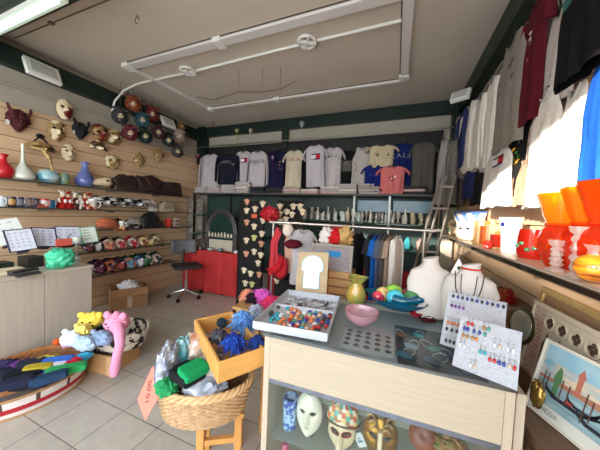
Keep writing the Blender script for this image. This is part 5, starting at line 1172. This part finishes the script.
hair('feather_mask', OZ(257, 343, hz_), (.045, .05, .05), [(30, 50, 110), (40, 70, 150)], 'dark blue feather piece at the right of the wooden tray', 'feather piece', 4, 120, HG)
tag(lump((.035, .03, .03), 2, .4, 4).build('tray_trinket', C(40, 60, 70), loc=OZ(222, 323, hz_-.02)), 'dark trinket at the far corner of the wooden tray', 'trinket')
# wig stand behind
t = thing('wig_stool', 'low square table behind the cabinet left end carrying the bright wigs', 'table', (-.98, 1.86, 0))
MB().box(-.24, .24, -.2, .2, .7, .72).build('top', wood, t)
for a in (-1, 1):
    for b in (-1, 1): MB().box(a*.2-.018, a*.2+.018, b*.16-.018, b*.16+.018, 0, .6995).build('leg', wood, t)
WG = 'bright wigs behind the cabinet'
hair('wig', OY(262, 297, 1.85), (.1, .08, .09), [(206, 90, 190), (190, 60, 170), (226, 130, 200)], 'magenta and violet curly wig', 'wig', 5, 200, WG)
hair('wig', OY(248, 296, 1.9), (.07, .07, .08), [(226, 150, 120), (210, 120, 100), (236, 180, 150)], 'peach orange wig left of the magenta one', 'wig', 6, 160, WG)
hair('wig', OY(272, 303, 1.75), (.09, .08, .07), [(220, 50, 100), (236, 80, 130)], 'hot pink wig right of the magenta one', 'wig', 7, 180, WG)
hair('wig', OY(256, 312, 1.6), (.06, .06, .07), [(176, 186, 206), (150, 166, 200)], 'pale blue grey wig in front of the magenta one', 'wig', 8, 150, WG)
hair('wig', Vector((-1.12, 1.8, .76)), (.06, .05, .06), [(30, 26, 30), (60, 40, 50)], 'small black wig behind the wooden tray', 'wig', 9, 100, WG)
hair('wig', OY(270, 316, 1.55), (.05, .05, .045), [(226, 120, 100), (206, 90, 90)], 'coral wig beside the jewellery tray', 'wig', 10, 110, WG)

# left floor baskets
cx, cyy = -2.6, .97
t = thing('striped_floor_basket', 'low oval red and white striped basket standing on the floor tiles', 'basket', (cx, cyy, 0), 1.35)
def sb(u, v):
    a = 2*PI*u; f = .86+.14*v**.6; return (.35*f*math.cos(a), .27*f*math.sin(a), .15*v)
wm, rm_, dk = C(220, 212, 206), C(176, 46, 54), C(90, 70, 60)
MB().grid(sb, 96, 12, lambda u, v: 1 if .36 < v < .62 else (2 if (int(u*96) % 8 == 0 and v > .62) or (int(u*96) % 6 == 0 and v < .42 and v > .3) else 0)).build('wall', [wm, rm_, dk], t, solid=.006)
MB().lathe([(.001, .002), (.31, .002), (.31, .008), (.001, .008)], 40, sy=.73).build('bottom', wm, t)
MB().tube([(.355*math.cos(2*PI*k/60), .275*math.sin(2*PI*k/60), .15) for k in range(61)], .01, 8).build('rim', C(170, 130, 90), t)
MB().tube([(.33*math.cos(2*PI*k/60), .24*math.sin(2*PI*k/60), .008) for k in range(61)], .012, 8).build('foot_rim', C(176, 140, 100), t)
t = thing('wicker_tray', 'shallow oval wicker tray of folded scarves on top of the striped basket', 'basket', (cx, cyy, .163), 1.35); wicker(t, .345, .25, .06, (178, 118, 66), 1.22, 7, .013)
FC = 'folded cloths in the shallow wicker tray'
for i, (px, py, c, w_, l, c2) in enumerate(((8, 368, (28, 32, 52), .16, 'dark navy folded cloth at the left of the wicker tray', None), (22, 374, (24, 26, 36), .18, 'black folded cloth at the front of the wicker tray', None), (20, 361, (90, 50, 110), .14, 'purple folded cloth at the back of the wicker tray', None),
        (32, 362, (40, 44, 60), .16, 'slate folded cloth in the middle of the wicker tray', None), (42, 357, (206, 186, 60), .18, 'yellow folded cloth at the back of the wicker tray', None), (38, 367, (190, 170, 50), .15, 'thin yellow folded cloth between the black and blue ones', None),
        (48, 369, (60, 70, 180), .2, 'bright blue folded cloth across the wicker tray', None), (58, 360, (60, 110, 200), .18, 'light blue folded cloth pointing to the right rim', None), (70, 358, (206, 40, 60), .12, 'red and white folded cloth near the right rim', None),
        (66, 368, (50, 160, 90), .22, 'green folded cloth at the right front of the wicker tray', None), (82, 353, (70, 170, 210), .12, 'sky blue folded cloth at the right tip of the wicker tray', None),
        (12, 382, (34, 38, 60), .2, 'dark blue grey cloth at the very front left of the wicker tray', None), (34, 378, (30, 30, 40), .2, 'charcoal cloth in front of the thin yellow one', None), (50, 376, (36, 60, 90), .18, 'deep blue cloth left of the green one', None), (4, 360, (50, 40, 80), .16, 'dark violet cloth at the back left of the wicker tray', None), (56, 364, (226, 224, 230), .12, 'white cloth strip between the blue and red ones', None), (30, 369, (70, 60, 110), .16, 'muted purple cloth in the middle of the wicker tray', None))):
    q = OZ(px, py, .26+.008*(i % 3)); o = tag((folded(.07, w_*1.1, .05, i+20) if i % 2 else lump((.04, w_*.62, .035), i, .3, 2.4, 30, 18, 0, .05)).build('folded_cloth', C(*c), loc=q-Vector((.0, 0, .035)), rz=-.7+R.uniform(-.25, .25)), l, 'cloth', FC); o.rotation_euler[0] = R.uniform(-.12, .12)
# wooden box with fabric basket and plush
t = thing('wooden_box', 'light wooden box on the floor under the patterned fabric basket', 'box', (-2.46, 1.49, 0), .2); MB().box(-.16, .16, -.15, -.135, 0, .17).box(-.16, .16, .135, .15, 0, .17).box(-.16, -.145, -.1349, .1349, 0, .17).box(.145, .16, -.1349, .1349, 0, .17).box(-.144, .144, -.134, .134, 0, .012).build('walls', C(200, 156, 106), t, bevel=.002)
MB().box(.118, .16, -.163, -.151, 0, .175).build('corner_post', C(216, 176, 126), t)
t = thing('fabric_basket', 'black, white and brown patterned fabric basket filled with plush toys', 'basket', (-2.44, 1.54, .176), .35)
MB().grid(lambda u, v: (.27*(.8+.2*v)*math.cos(2*PI*u), .2*(.8+.2*v)*math.sin(2*PI*u), .17*v), 60, 8).build('wall', M('pattern_cloth', (216, 206, 190), .8, col2=(30, 26, 26), scale=16, lo=.47, hi=.5), t, solid=.008)
MB().lathe([(.001, 0), (.215, 0), (.215, .006), (.001, .006)], 32, sy=.74).build('bottom', C(60, 50, 44), t)
PG = 'plush hats in the patterned basket'
def plush(name, pos, r, col, label, seed, ears=True, eyes=True, rz=0):
    t = thing(name, label, 'plush', pos, rz, PG); m = M('plush_%d_%d_%d' % col, col, .95, vary=.1, scale=60, bump=.7)
    lump(r, seed, .16, 2.6, 30, 20, 0, .03).build('body', m, t)
    if ears:
        mb = MB()
        for s in (-1, 1): mb.ell((s*r[0]*.75, -.02, r[2]*.8), (r[0]*.32, r[1]*.3, r[2]*.4), 12, 8)
        mb.build('ear', m, t)
    if eyes:
        mb = MB()
        for s in (-1, 1): mb.ell((s*r[0]*.3+.0, -r[1]*.92, r[2]*.15), (.011, .008, .007), 8, 6)
        mb.ell((0, -r[1]*1.0, -r[2]*.1), (.01, .007, .006), 8, 6); mb.build('eye', C(60, 40, 44), t)
    return t
pp = plush('plush_hat', OZ(117, 322, .47), (.1, .09, .085), (236, 156, 186), 'pink plush animal hat with a long ear flap hanging down to the floor', 1, rz=.3)
q = [OZ(123, 328, .44), OZ(124, 340, .36), OZ(121, 352, .26), OZ(119, 364, .14), OZ(118, 371, .08)]; q = [v-OZ(117, 322, .47)+Vector((0.03, -.05, 0)) for v in q]
o = MB().tube([(0, -.02, .0)]+q, [.06, .045, .036, .036, .042, .03], 14).build('ear_flap', M('plush_236_156_186', (236, 156, 186)), pp); o.rotation_euler = (0, 0, -.3)
plush('plush_hat', OZ(92, 320, .46), (.1, .08, .07), (240, 214, 84), 'bright yellow plush hat with round ears at the back of the patterned basket', 2, rz=.5)
plush('plush_hat', OZ(83, 331, .42), (.07, .06, .055), (236, 222, 120), 'pale yellow plush hat in front of the bright yellow one', 3, eyes=False)
plush('plush_hat', OZ(73, 338, .38), (.09, .08, .06), (226, 232, 236), 'white plush hat at the left of the patterned basket', 4, eyes=False)
plush('plush_hat', OZ(86, 343, .37), (.1, .07, .055), (176, 200, 222), 'pale blue plush hat at the front of the patterned basket', 5, eyes=False)
plush('plush_hat', OZ(102, 338, .39), (.1, .07, .055), (140, 164, 196), 'grey blue plush hat in the middle of the patterned basket', 6, eyes=False)
tag(lump((.09, .09, .2), 12, .2, 3).build('dark_bag', C(60, 34, 32), loc=(-2.78, 1.66, .16)), 'dark brown cloth bag wedged against the counter beside the plush hats', 'bag')
tag(lump((.03, .03, .03), 12, .2, 3).build('orange_ball', C(214, 90, 40), loc=(-2.72, 1.2, .29)), 'small orange red trinket left of the plush hats', 'trinket')
tag(lump((.05, .04, .03), 13, .3, 3).build('pink_cloth', C(206, 150, 190), loc=(-2.62, 1.22, .29)), 'lilac cloth bit at the left of the plush hats', 'cloth')

# ------------------------------------------------------------------ right wall: shelf with glassware
zs = 1.31
t = thing('wall_shelf', 'long glass shelf on the right wall carrying orange glassware in the sun', 'shelf', (0, 0, 0))
MB().box(.6, XR-.006, .3, 4.0, zs-.008, zs).build('glass_plate', G('shelf_amber', (222, 200, 176), .3, .08, .8), t)
MB().box(.592, .5995, .3, 4.0, zs-.009, zs+.0005).build('front_edge', C(136, 122, 108, kind='paint'), t)
MB().box(XR-.03, XR-.006, .3, 4.0, zs-.12, zs-.09).build('lower_rail', C(120, 108, 96, kind='metal'), t)
for y in (.8, 1.62, 2.5, 3.4): MB().box(.62, XR-.006, y-.01, y+.01, zs-.045, zs-.0125).build('bracket', dark_metal, t)
def RS(px, py, X=.7): p = OX(px, py, X); return Vector((X, p.y, zs+.001))
p = RS(466, 235); t = thing('leaf_plate', 'white and blue painted mask plate standing at the far end of the sunny shelf', 'plate', p, -PI/2+.6)
def lp(u, v):
    a = u*2-1; z = v*.3; w_ = .12+.06*v+.02*math.sin(v*9); return (a*w_, .05*a*a-.02-.02*math.sin(v*3)+.12*(v-.5)**2*0, z)
MB().grid(lp, 16, 14, lambda u, v: 1 if (v > .62 and math.sin(u*19+v*13) > .1) or (v > .9) else 0).build('plate', [C(232, 222, 196, kind='gloss'), C(90, 120, 190, kind='gloss')], t, solid=.006)
MB().ell((-.03, -.045, .12), (.022, .006, .012)).ell((.05, -.04, .12), (.022, .006, .012)).build('eye_shadow', eye_dark, t); MB().box(-.04, .04, .0, .05, 0, .01).build('foot', gold, t)
p = RS(453, 236, .72); t = thing('sunny_mask', 'cream mask with green trim at the far end of the sunny shelf', 'mask', p+Vector((0, 0, .12)), -PI/2+.5); face(t, .16, .22, .06, [ivory, C(120, 150, 110, kind='gloss')], patch, res=16)
def lantern(px, col, c2, label, w_=.05, h_=.2, X=.72):
    t = thing('glass_lantern', label, 'lantern', RS(px, 240, X), 0, 'small glass lanterns on the sunny shelf')
    MB().box(-w_, w_, -w_, w_, 0, .012).build('base', gold, t); MB().box(-w_*.85, w_*.85, -w_*.85, w_*.85, .0125, h_*.8).build('glass', G('lan_%d_%d' % (col[0], col[1]), col, .35, .1, .4), t)
    MB().lathe([(w_*.5, h_*.81), (w_*.55, h_*.9), (w_*.2, h_), (.001, h_)], 12).build('lid', C(*c2, kind='gloss'), t); return t
lantern(481, (236, 214, 170), (226, 206, 160), 'cream and gold lantern beside the painted plate'); lantern(487, (226, 130, 60), (200, 120, 60), 'orange glass lantern with a gold lid')
lantern(492, (240, 226, 196), (206, 160, 110), 'pale cream glass lantern in the row of lanterns', .04, .22); lantern(498, (216, 70, 50), (190, 120, 60), 'red orange glass lantern beside the white vase', .045, .13)
tag(lump((.03, .03, .03), 4, .3, 4).build('red_trinket', C(200, 40, 30, kind='gloss'), loc=RS(488, 243, .65)+Vector((0, 0, .027))), 'small red glass trinket before the lanterns on the sunny shelf', 'trinket')
t = thing('white_vase', 'tall white flared vase with a round blue emblem on the sunny shelf', 'vase', RS(510, 240, .7), -.3); t.scale = (.85, .85, .92); MB().lathe([(.001, 0), (.05, 0), (.052, .01), (.058, .12), (.066, .2), (.078, .25), (.075, .25), (.06, .2), (.05, .02), (.001, .012)], 32).build('body', C(240, 236, 228, kind='gloss'), t)
o = MB().lathe([(.001, -.001), (.017, 0), (.017, .003), (.001, .004)], 18).build('emblem', C(40, 50, 120, kind='gloss'), t); o.location = (-.05, -.045, .2); o.rotation_euler = (PI/2, 0, -.84)
lantern(480, (240, 200, 150), (240, 220, 200), 'small white topped lantern far behind the others', .06, .26, .78)
og = G('orange_glass', (252, 140, 30), .68, .1, .2); rg_ = G('red_glass', (240, 90, 36), .72, .12, .3); yg = G('yellow_glass', (253, 196, 40), .62, .08, .2)
t = thing('glass_jar', 'squat dark red glass jar with a green leaf pattern beside the white vase', 'jar', RS(534, 245, .73)); t.scale = (1.1, 1.1, .95); MB().lathe([(.001, 0), (.06, 0), (.068, .03), (.066, .12), (.06, .17), (.056, .17), (.06, .03), (.001, .01)], 30).build('body', G('dark_red_glass', (186, 30, 14), .25, .1, .5), t)
mb = MB(); [mb.ell((-.066*math.cos(a*.4), -.066*math.sin(a*.4), .07+.02*math.sin(a*2)), (.012, .014, .012), 8, 5) for a in range(5)]; mb.build('leaf_pattern', C(60, 110, 80, kind='gloss'), t)
def bigvase(px, py, label, s=1.0, X=.7):
    t = thing('orange_vase', label, 'vase', RS(px, py, X), R.uniform(0, 1), 'big orange and red glass vases on the sunny shelf')
    low = [(.001, 0), (.045, 0), (.06, .03), (.078, .09), (.08, .14), (.068, .185), (.045, .215)]; hi = [(.045, .2155), (.05, .235), (.058, .26), (.066, .31), (.08, .37), (.077, .37), (.06, .3), (.046, .24)]
    fl_ = lambda a, v: 1+.04*math.sin(8*a)
    t.scale = (1.06, 1.06, .9)
    MB().lathe([(r*s, z*s) for r, z in low], 40, wob=fl_).build('lower_body', rg_, t); MB().lathe([(r*s*1.15, z*s) for r, z in hi], 40, wob=fl_).build('flared_mouth', yg if s < 1.05 else og, t)
    MB().tube([(.052*s*math.cos(2*PI*k/24), .052*s*math.sin(2*PI*k/24), .216*s) for k in range(25)], .008, 8).build('collar', og, t)
    mb = MB()
    for k in range(6):
        a = 2*PI*k/6
        mb.tube([((.079*s+.003)*math.cos(a+d), (.079*s+.003)*math.sin(a+d), s*(.12+.03*math.cos(d*14))) for d in [-.2+.05*q_ for q_ in range(9)]], .004, 6)
    mb.build('relief', og, t); return t
bigvase(562, 250, 'big red and orange glass vase with a yellow flared mouth, leftmost of the large vases', 1.0)
bigvase(592, 250, 'big orange glass vase behind the crystal candlesticks', 1.04, .73); bigvase(613, 255, 'big deep orange glass vase cut by the right edge', 1.06, .71)
t = thing('dark_bottle', 'black glass bottle between the large orange vases', 'bottle', RS(571, 250, .79)); MB().lathe([(.001, 0), (.04, 0), (.045, .03), (.045, .1), (.02, .16), (.015, .2), (.02, .21), (.001, .212)], 24).build('body', C(30, 24, 26, kind='gloss'), t)
cry = G('crystal', (236, 236, 232), .6, .25, .3)
for px, X, hh, l in ((556, .63, .13, 'short twisted crystal candlestick before the left orange vase'), (577, .63, .19, 'tall twisted crystal candlestick before the middle orange vase'), (590, .66, .15, 'crystal stemmed glass behind the amber ball')):
    t = thing('crystal_candlestick', l, 'candlestick', RS(px, 262, X), 0, 'crystal candlesticks')
    MB().lathe([(.001, 0), (.03, 0), (.026, .012), (.01, .02)]+[(.012+.009*abs(math.sin(k*.9)), .02+(hh-.05)*k/14) for k in range(15)]+[(.022, hh-.02), (.026, hh), (.001, hh)], 16, wob=lambda a, v: 1+.12*math.sin(5*a+v*14)).build('stem', cry, t)
t = thing('amber_ball', 'round amber glass vase with dark rings at the right edge of the sunny shelf', 'vase', RS(594, 268, .64)); MB().ell((0, 0, .05), (.052, .052, .05), 26, 16).build('body', M('amber_swirl', (236, 150, 30), .1, col2=(110, 50, 14), scale=8, stretch=(1, 1, 6), coat=.8), t); MB().lathe([(.02, .095), (.018, .11), (.03, .13)], 16).build('neck', cry, t)

# low table and pictures on the right
t = thing('side_table', 'wooden table along the right wall carrying pictures and glass', 'table', (.0, 0, 0)); gw = M('grey_wood', (120, 96, 74), .55, vary=.2, scale=6, stretch=(6, 1, 6))
MB().box(.54, XR-.008, .7, 1.72, .655, .68).build('top', gw, t); MB().box(.5, XR-.008, 1.9, 2.75, .955, .98).build('upper_top', gw, t)
for x in (.57, XR-.04):
    for y in (.73, 1.69): MB().box(x-.02, x+.02, y-.02, y+.02, 0, .655).build('leg', gw, t)
    for y in (1.93, 2.72): MB().box(x-.02, x+.02, y-.02, y+.02, 0, .955).build('leg', gw, t)
MB().box(.785, XR-.008, .7, 1.88, .94, .965).build('ledge', gw, t)
# gold frame on the ledge
gf = M('gold_frame', (206, 172, 112), .4, metal=.35, vary=.2, scale=20, bump=.2)
t, w_, h_ = quad('gold_picture_frame', 'gold wooden picture frame leaning on the wall behind the brick patterned mirror', 'frame', (.805, 1.86, .966), (.805, 1.28, .966), (.838, 1.86, 1.14))
b = .035; MB().box(0, w_, -.012, .008, 0, b).box(0, w_, -.012, .008, h_-b, h_).box(0, b, -.012, .008, b, h_-b).box(w_-b, w_, -.012, .008, b, h_-b).build('frame', gf, t, bevel=.004); MB().box(b, w_-b, .0, .006, b, h_-b).build('backing', C(150, 120, 90, kind='paint'), t); MB().box(w_*.3, w_*.36, -.012, -.001, b+.0005, h_*.6).build('inner_post', gf, t)
# brick patterned mirror
t, w_, h_ = quad('brick_mirror', 'cream board with pink brick pattern and carved gothic window behind the painting', 'mirror', (.72, 1.78, .681), (.76, 1.2, .681), (.77, 1.78, 1.075))
bm = M('pink_bricks', (216, 190, 172), .7); n = bm.node_tree.nodes; l = bm.node_tree.links; bt = n.new('ShaderNodeTexBrick'); tcn = n.new('ShaderNodeTexCoord'); mpn = n.new('ShaderNodeMapping'); mpn.inputs['Rotation'].default_value = (PI/2, 0, 0)
bt.inputs['Scale'].default_value = 1; bt.inputs['Brick Width'].default_value = .05; bt.inputs['Row Height'].default_value = .022; bt.inputs['Mortar Size'].default_value = .004; bt.inputs['Color1'].default_value = lin((206, 150, 140)); bt.inputs['Color2'].default_value = lin((214, 190, 176)); bt.inputs['Mortar'].default_value = lin((222, 206, 186))
l.new(tcn.outputs['Object'], mpn.inputs[0]); l.new(mpn.outputs[0], bt.inputs['Vector']); l.new(bt.outputs[0], n['Principled BSDF'].inputs['Base Color'])
MB().box(0, w_, 0, .012, 0, h_).build('board', bm, t); crm = C(226, 214, 190, kind='paint')
MB().box(0, w_, -.006, -.0005, h_-.018, h_).box(0, .018, -.006, -.0005, 0, h_-.018).box(w_-.018, w_, -.006, -.0005, 0, h_-.018).build('border', crm, t)
MB().box(w_*.2, w_*.8, -.004, -.0005, 0, h_*.93).build('carving_ground', crm, t); mb = MB(); mb2 = MB()
for k in range(4):
    cxk = w_*(.275+.15*k); czk = h_*.8; r_ = w_*.06
    mb.tube([(cxk+r_*math.cos(a), -.008, czk+r_*math.sin(a)) for a in [2*PI*q_/16 for q_ in range(17)]], .005, 6)
    for a in (0, PI/2, PI, 3*PI/2): mb2.ell((cxk+r_*.42*math.cos(a), -.006, czk+r_*.42*math.sin(a)), (r_*.36, .003, r_*.36), 10, 6)
    mb2.prism([(cxk-r_*.7, 0), (cxk+r_*.7, 0), (cxk+r_*.7, h_*.5), (cxk, h_*.68), (cxk-r_*.7, h_*.5)], -.0055, -.0045)
mb.build('tracery', crm, t); mb2.build('openings', C(90, 70, 60, kind='paint'), t)
# dark oval mirror and gold foil
t, w_, h_ = quad('oval_mirror', 'dark oval hand mirror in front of the brick patterned board', 'mirror', (.56, 1.55, .9), (.6, 1.41, .9), (.585, 1.56, 1.1)); MB().ell((w_/2, 0, h_*.55), (w_*.55, .008, h_*.45), 30, 16).build('rim', C(96, 88, 66, kind='metal'), t); MB().ell((w_/2, -.004, h_*.55), (w_*.44, .007, h_*.36), 28, 14).build('glass', M('mirror_grey', (150, 146, 130), .15, metal=.7), t); MB().cyl((w_/2, 0, -.2), (w_/2, 0, h_*.1), .012, 10).build('handle', C(96, 88, 66, kind='metal'), t)
q = OX(531, 342, .56); tag(lump((.02, .035, .06), 6, .2, 2.5, 30, 20, 0, .06).build('gold_foil', M('gold_foil', (176, 146, 80), .25, metal=.8, vary=.4, scale=14), loc=(.585, q.y-.02, .8)), 'crumpled gold mask ribbon bundle between the earring board and the painting', 'ribbon')
# painting of gondolas
BLp, BRp, TLp = Vector((.6, 1.391, .69)), Vector((.6, 1.391, .69))+Vector((.381, -.9245, 0))*.36, Vector((.668, 1.421, .985))
t, w_, h_ = quad('gondola_painting', 'framed painting of gondolas and a bell tower leaning at the lower right corner', 'painting', BLp, BRp, TLp); W0 = .36; w_ = W0
MB().box(0, w_, 0, .015, 0, h_).build('canvas', C(214, 214, 204, kind='paint'), t)
y0 = -.0006
def strip(name, poly, col, k, mat=None): return MB().prism([(x*w_, z*h_) for x, z in poly], -.0006*(k+1), -.0006*k-.0001).build(name, mat or C(*col, kind='paint'), t)
bz0, tz = .16, .97
strip('painted_sky', [(.03, .5), (.97, .5), (.97, tz), (.03, tz)], None, 0, M('painted_sky', (226, 206, 176), .6, col2=(120, 180, 206), scale=5, stretch=(2, 1, 6), lo=.35, hi=.6))
strip('painted_sky', [(.03, .78), (.97, .7), (.97, tz), (.03, tz)], None, 1, M('painted_blue', (130, 186, 214), .6, col2=(170, 204, 214), scale=6, lo=.35, hi=.6))
strip('painted_water', [(.03, bz0), (.97, bz0), (.97, .5), (.03, .5)], None, 1, M('painted_water', (116, 150, 158), .5, col2=(160, 190, 196), scale=9, stretch=(1, 1, 8)))
strip('painted_city', [(.03, .49), (.97, .49), (.97, .56), (.8, .57), (.78, .6), (.74, .62), (.7, .58), (.5, .56), (.3, .55), (.1, .53), (.03, .53)], (176, 120, 96), 2)
strip('painted_tower', [(.40, .5), (.45, .5), (.45, .74), (.465, .75), (.425, .86), (.385, .75), (.40, .74)], (186, 112, 90), 3)
strip('painted_dome', [(.70, .6), (.78, .6), (.775, .64), (.74, .68), (.705, .64)], (170, 180, 170), 3)
strip('painted_tree', [(.2, .3), (.26, .3), (.25, .5), (.27, .56), (.25, .7), (.22, .74), (.2, .66), (.18, .56), (.2, .5)], (86, 130, 84), 3)
def gond(x, z, s, k): strip('painted_gondola', [(x-.2*s, z+.1*s), (x-.19*s, z+.02*s), (x-.1*s, z-.04*s), (x+.15*s, z-.04*s), (x+.26*s, z+.02*s), (x+.3*s, z+.14*s), (x+.27*s, z+.05*s), (x+.14*s, z+.005*s), (x-.08*s, z+.005*s), (x-.17*s, z+.05*s)], (34, 36, 44), k)
gond(.34, .34, 1.1, 4); gond(.66, .28, 1.0, 5); gond(.85, .4, .8, 4); gond(.5, .38, .7, 4)
strip('painted_seat', [(.34, .345), (.42, .345), (.42, .38), (.35, .39)], (170, 60, 50), 6)
mb = MB()
for x, z0_, z1_ in ((.1, .34, .62), (.14, .3, .6), (.29, .3, .6), (.36, .32, .58), (.52, .24, .62), (.58, .3, .56), (.75, .25, .6), (.9, .22, .55)): mb.box(x*w_-.002, x*w_+.002, -.0052, -.0046, z0_*h_, z1_*h_)
mb.build('painted_poles', C(96, 70, 60, kind='paint'), t)
tm = text_mb('VENEZIA', .024); tx = MB(); tx.add([(x+w_*.2, -.0012, z+h_*.085) for x, y, z in tm.v], tm.f); tx.build('lettering', C(120, 124, 124, kind='paint'), t)
MB().box(-.006, w_+.006, -.007, .017, -.006, -.0005).box(-.006, w_+.006, -.007, .017, h_+.0005, h_+.006).box(-.006, -.0005, -.007, .017, 0, h_).box(w_+.0005, w_+.006, -.007, .017, 0, h_).build('frame', C(226, 220, 206, kind='paint'), t)
# glass and red flowers on the upper table
for px, py, X, r_, c, l, nm, cat in ((487, 282, .62, (.06, .06, .07), (210, 220, 206), 'clear greenish glass ornament behind the neck bust', 'glass_ornament', 'ornament'), (478, 272, .66, (.05, .05, .05), (190, 190, 186), 'small silver glass ornament at the wall behind the bust', 'glass_ornament', 'ornament'),
        (496, 290, .6, (.05, .05, .04), (216, 224, 214), 'low clear glass dish beside the red flowers', 'glass_ornament', 'ornament'), (506, 274, .68, (.05, .07, .05), (216, 90, 50), 'orange red glass flower behind the earring boards', 'glass_flower', 'flower'), (520, 283, .7, (.05, .08, .05), (190, 44, 44), 'deep red glass flower behind the earring boards', 'glass_flower', 'flower'), (510, 288, .62, (.05, .06, .035), (176, 40, 60), 'crimson glass flower low behind the front earring board', 'glass_flower', 'flower')):
    q = OX(px, py, X); q.y = max(q.y, 1.97); q.z = .981+r_[2]*.9
    tag(lump(r_, px, .35, 3.0, 30, 18, .88, .08).build(nm, G('gf_%d' % px, c, .35, .2, .5), loc=q), l, cat)

# ------------------------------------------------------------------ every separate piece of a paired part becomes a part of its own
def islands(me):
    par = list(range(len(me.vertices)))
    def find(a):
        while par[a] != a: par[a] = par[par[a]]; a = par[a]
        return a
    for p in me.polygons:
        v = list(p.vertices); r0 = find(v[0])
        for b in v[1:]: par[find(b)] = r0
    out = {}
    for p in me.polygons: out.setdefault(find(p.vertices[0]), []).append(p.index)
    return list(out.values())
SPLIT = ('ear', 'top_edge', 'arm', 'leg', 'eye', 'eye_shadow', 'side_rail', 'front_panel', 'end_panel', 'stick', 'cross_bar', 'bow', 'lips', 'foot', 'corner_post', 'scrolls', 'relief', 'frame', 'walls')
for o in list(COL.objects):
    if o.type != 'MESH' or not o.parent or o.name.split('.')[0] not in SPLIT or o.data.users > 1: continue
    isl = islands(o.data)
    if not 2 <= len(isl) <= 8: continue
    me = o.data; base = o.name.split('.')[0]; md = [(m.type, m) for m in o.modifiers]
    for grp in isl:
        idx = sorted({v for f in grp for v in me.polygons[f].vertices}); mp2 = {v: i for i, v in enumerate(idx)}
        b = MB(); b.v = [tuple(me.vertices[v].co) for v in idx]; b.f = [tuple(mp2[v] for v in me.polygons[f].vertices) for f in grp]; b.m = [me.polygons[f].material_index for f in grp]
        n_ = b.build(base, list(me.materials), o.parent); n_.matrix_basis = o.matrix_basis.copy()
        for ty, m in md:
            if ty == 'BEVEL': q = n_.modifiers.new('b', 'BEVEL'); q.width = m.width; q.segments = 2; q.limit_method = 'ANGLE'
            if ty == 'SOLIDIFY': q = n_.modifiers.new('s', 'SOLIDIFY'); q.thickness = m.thickness; q.offset = 1
    bpy.data.objects.remove(o)
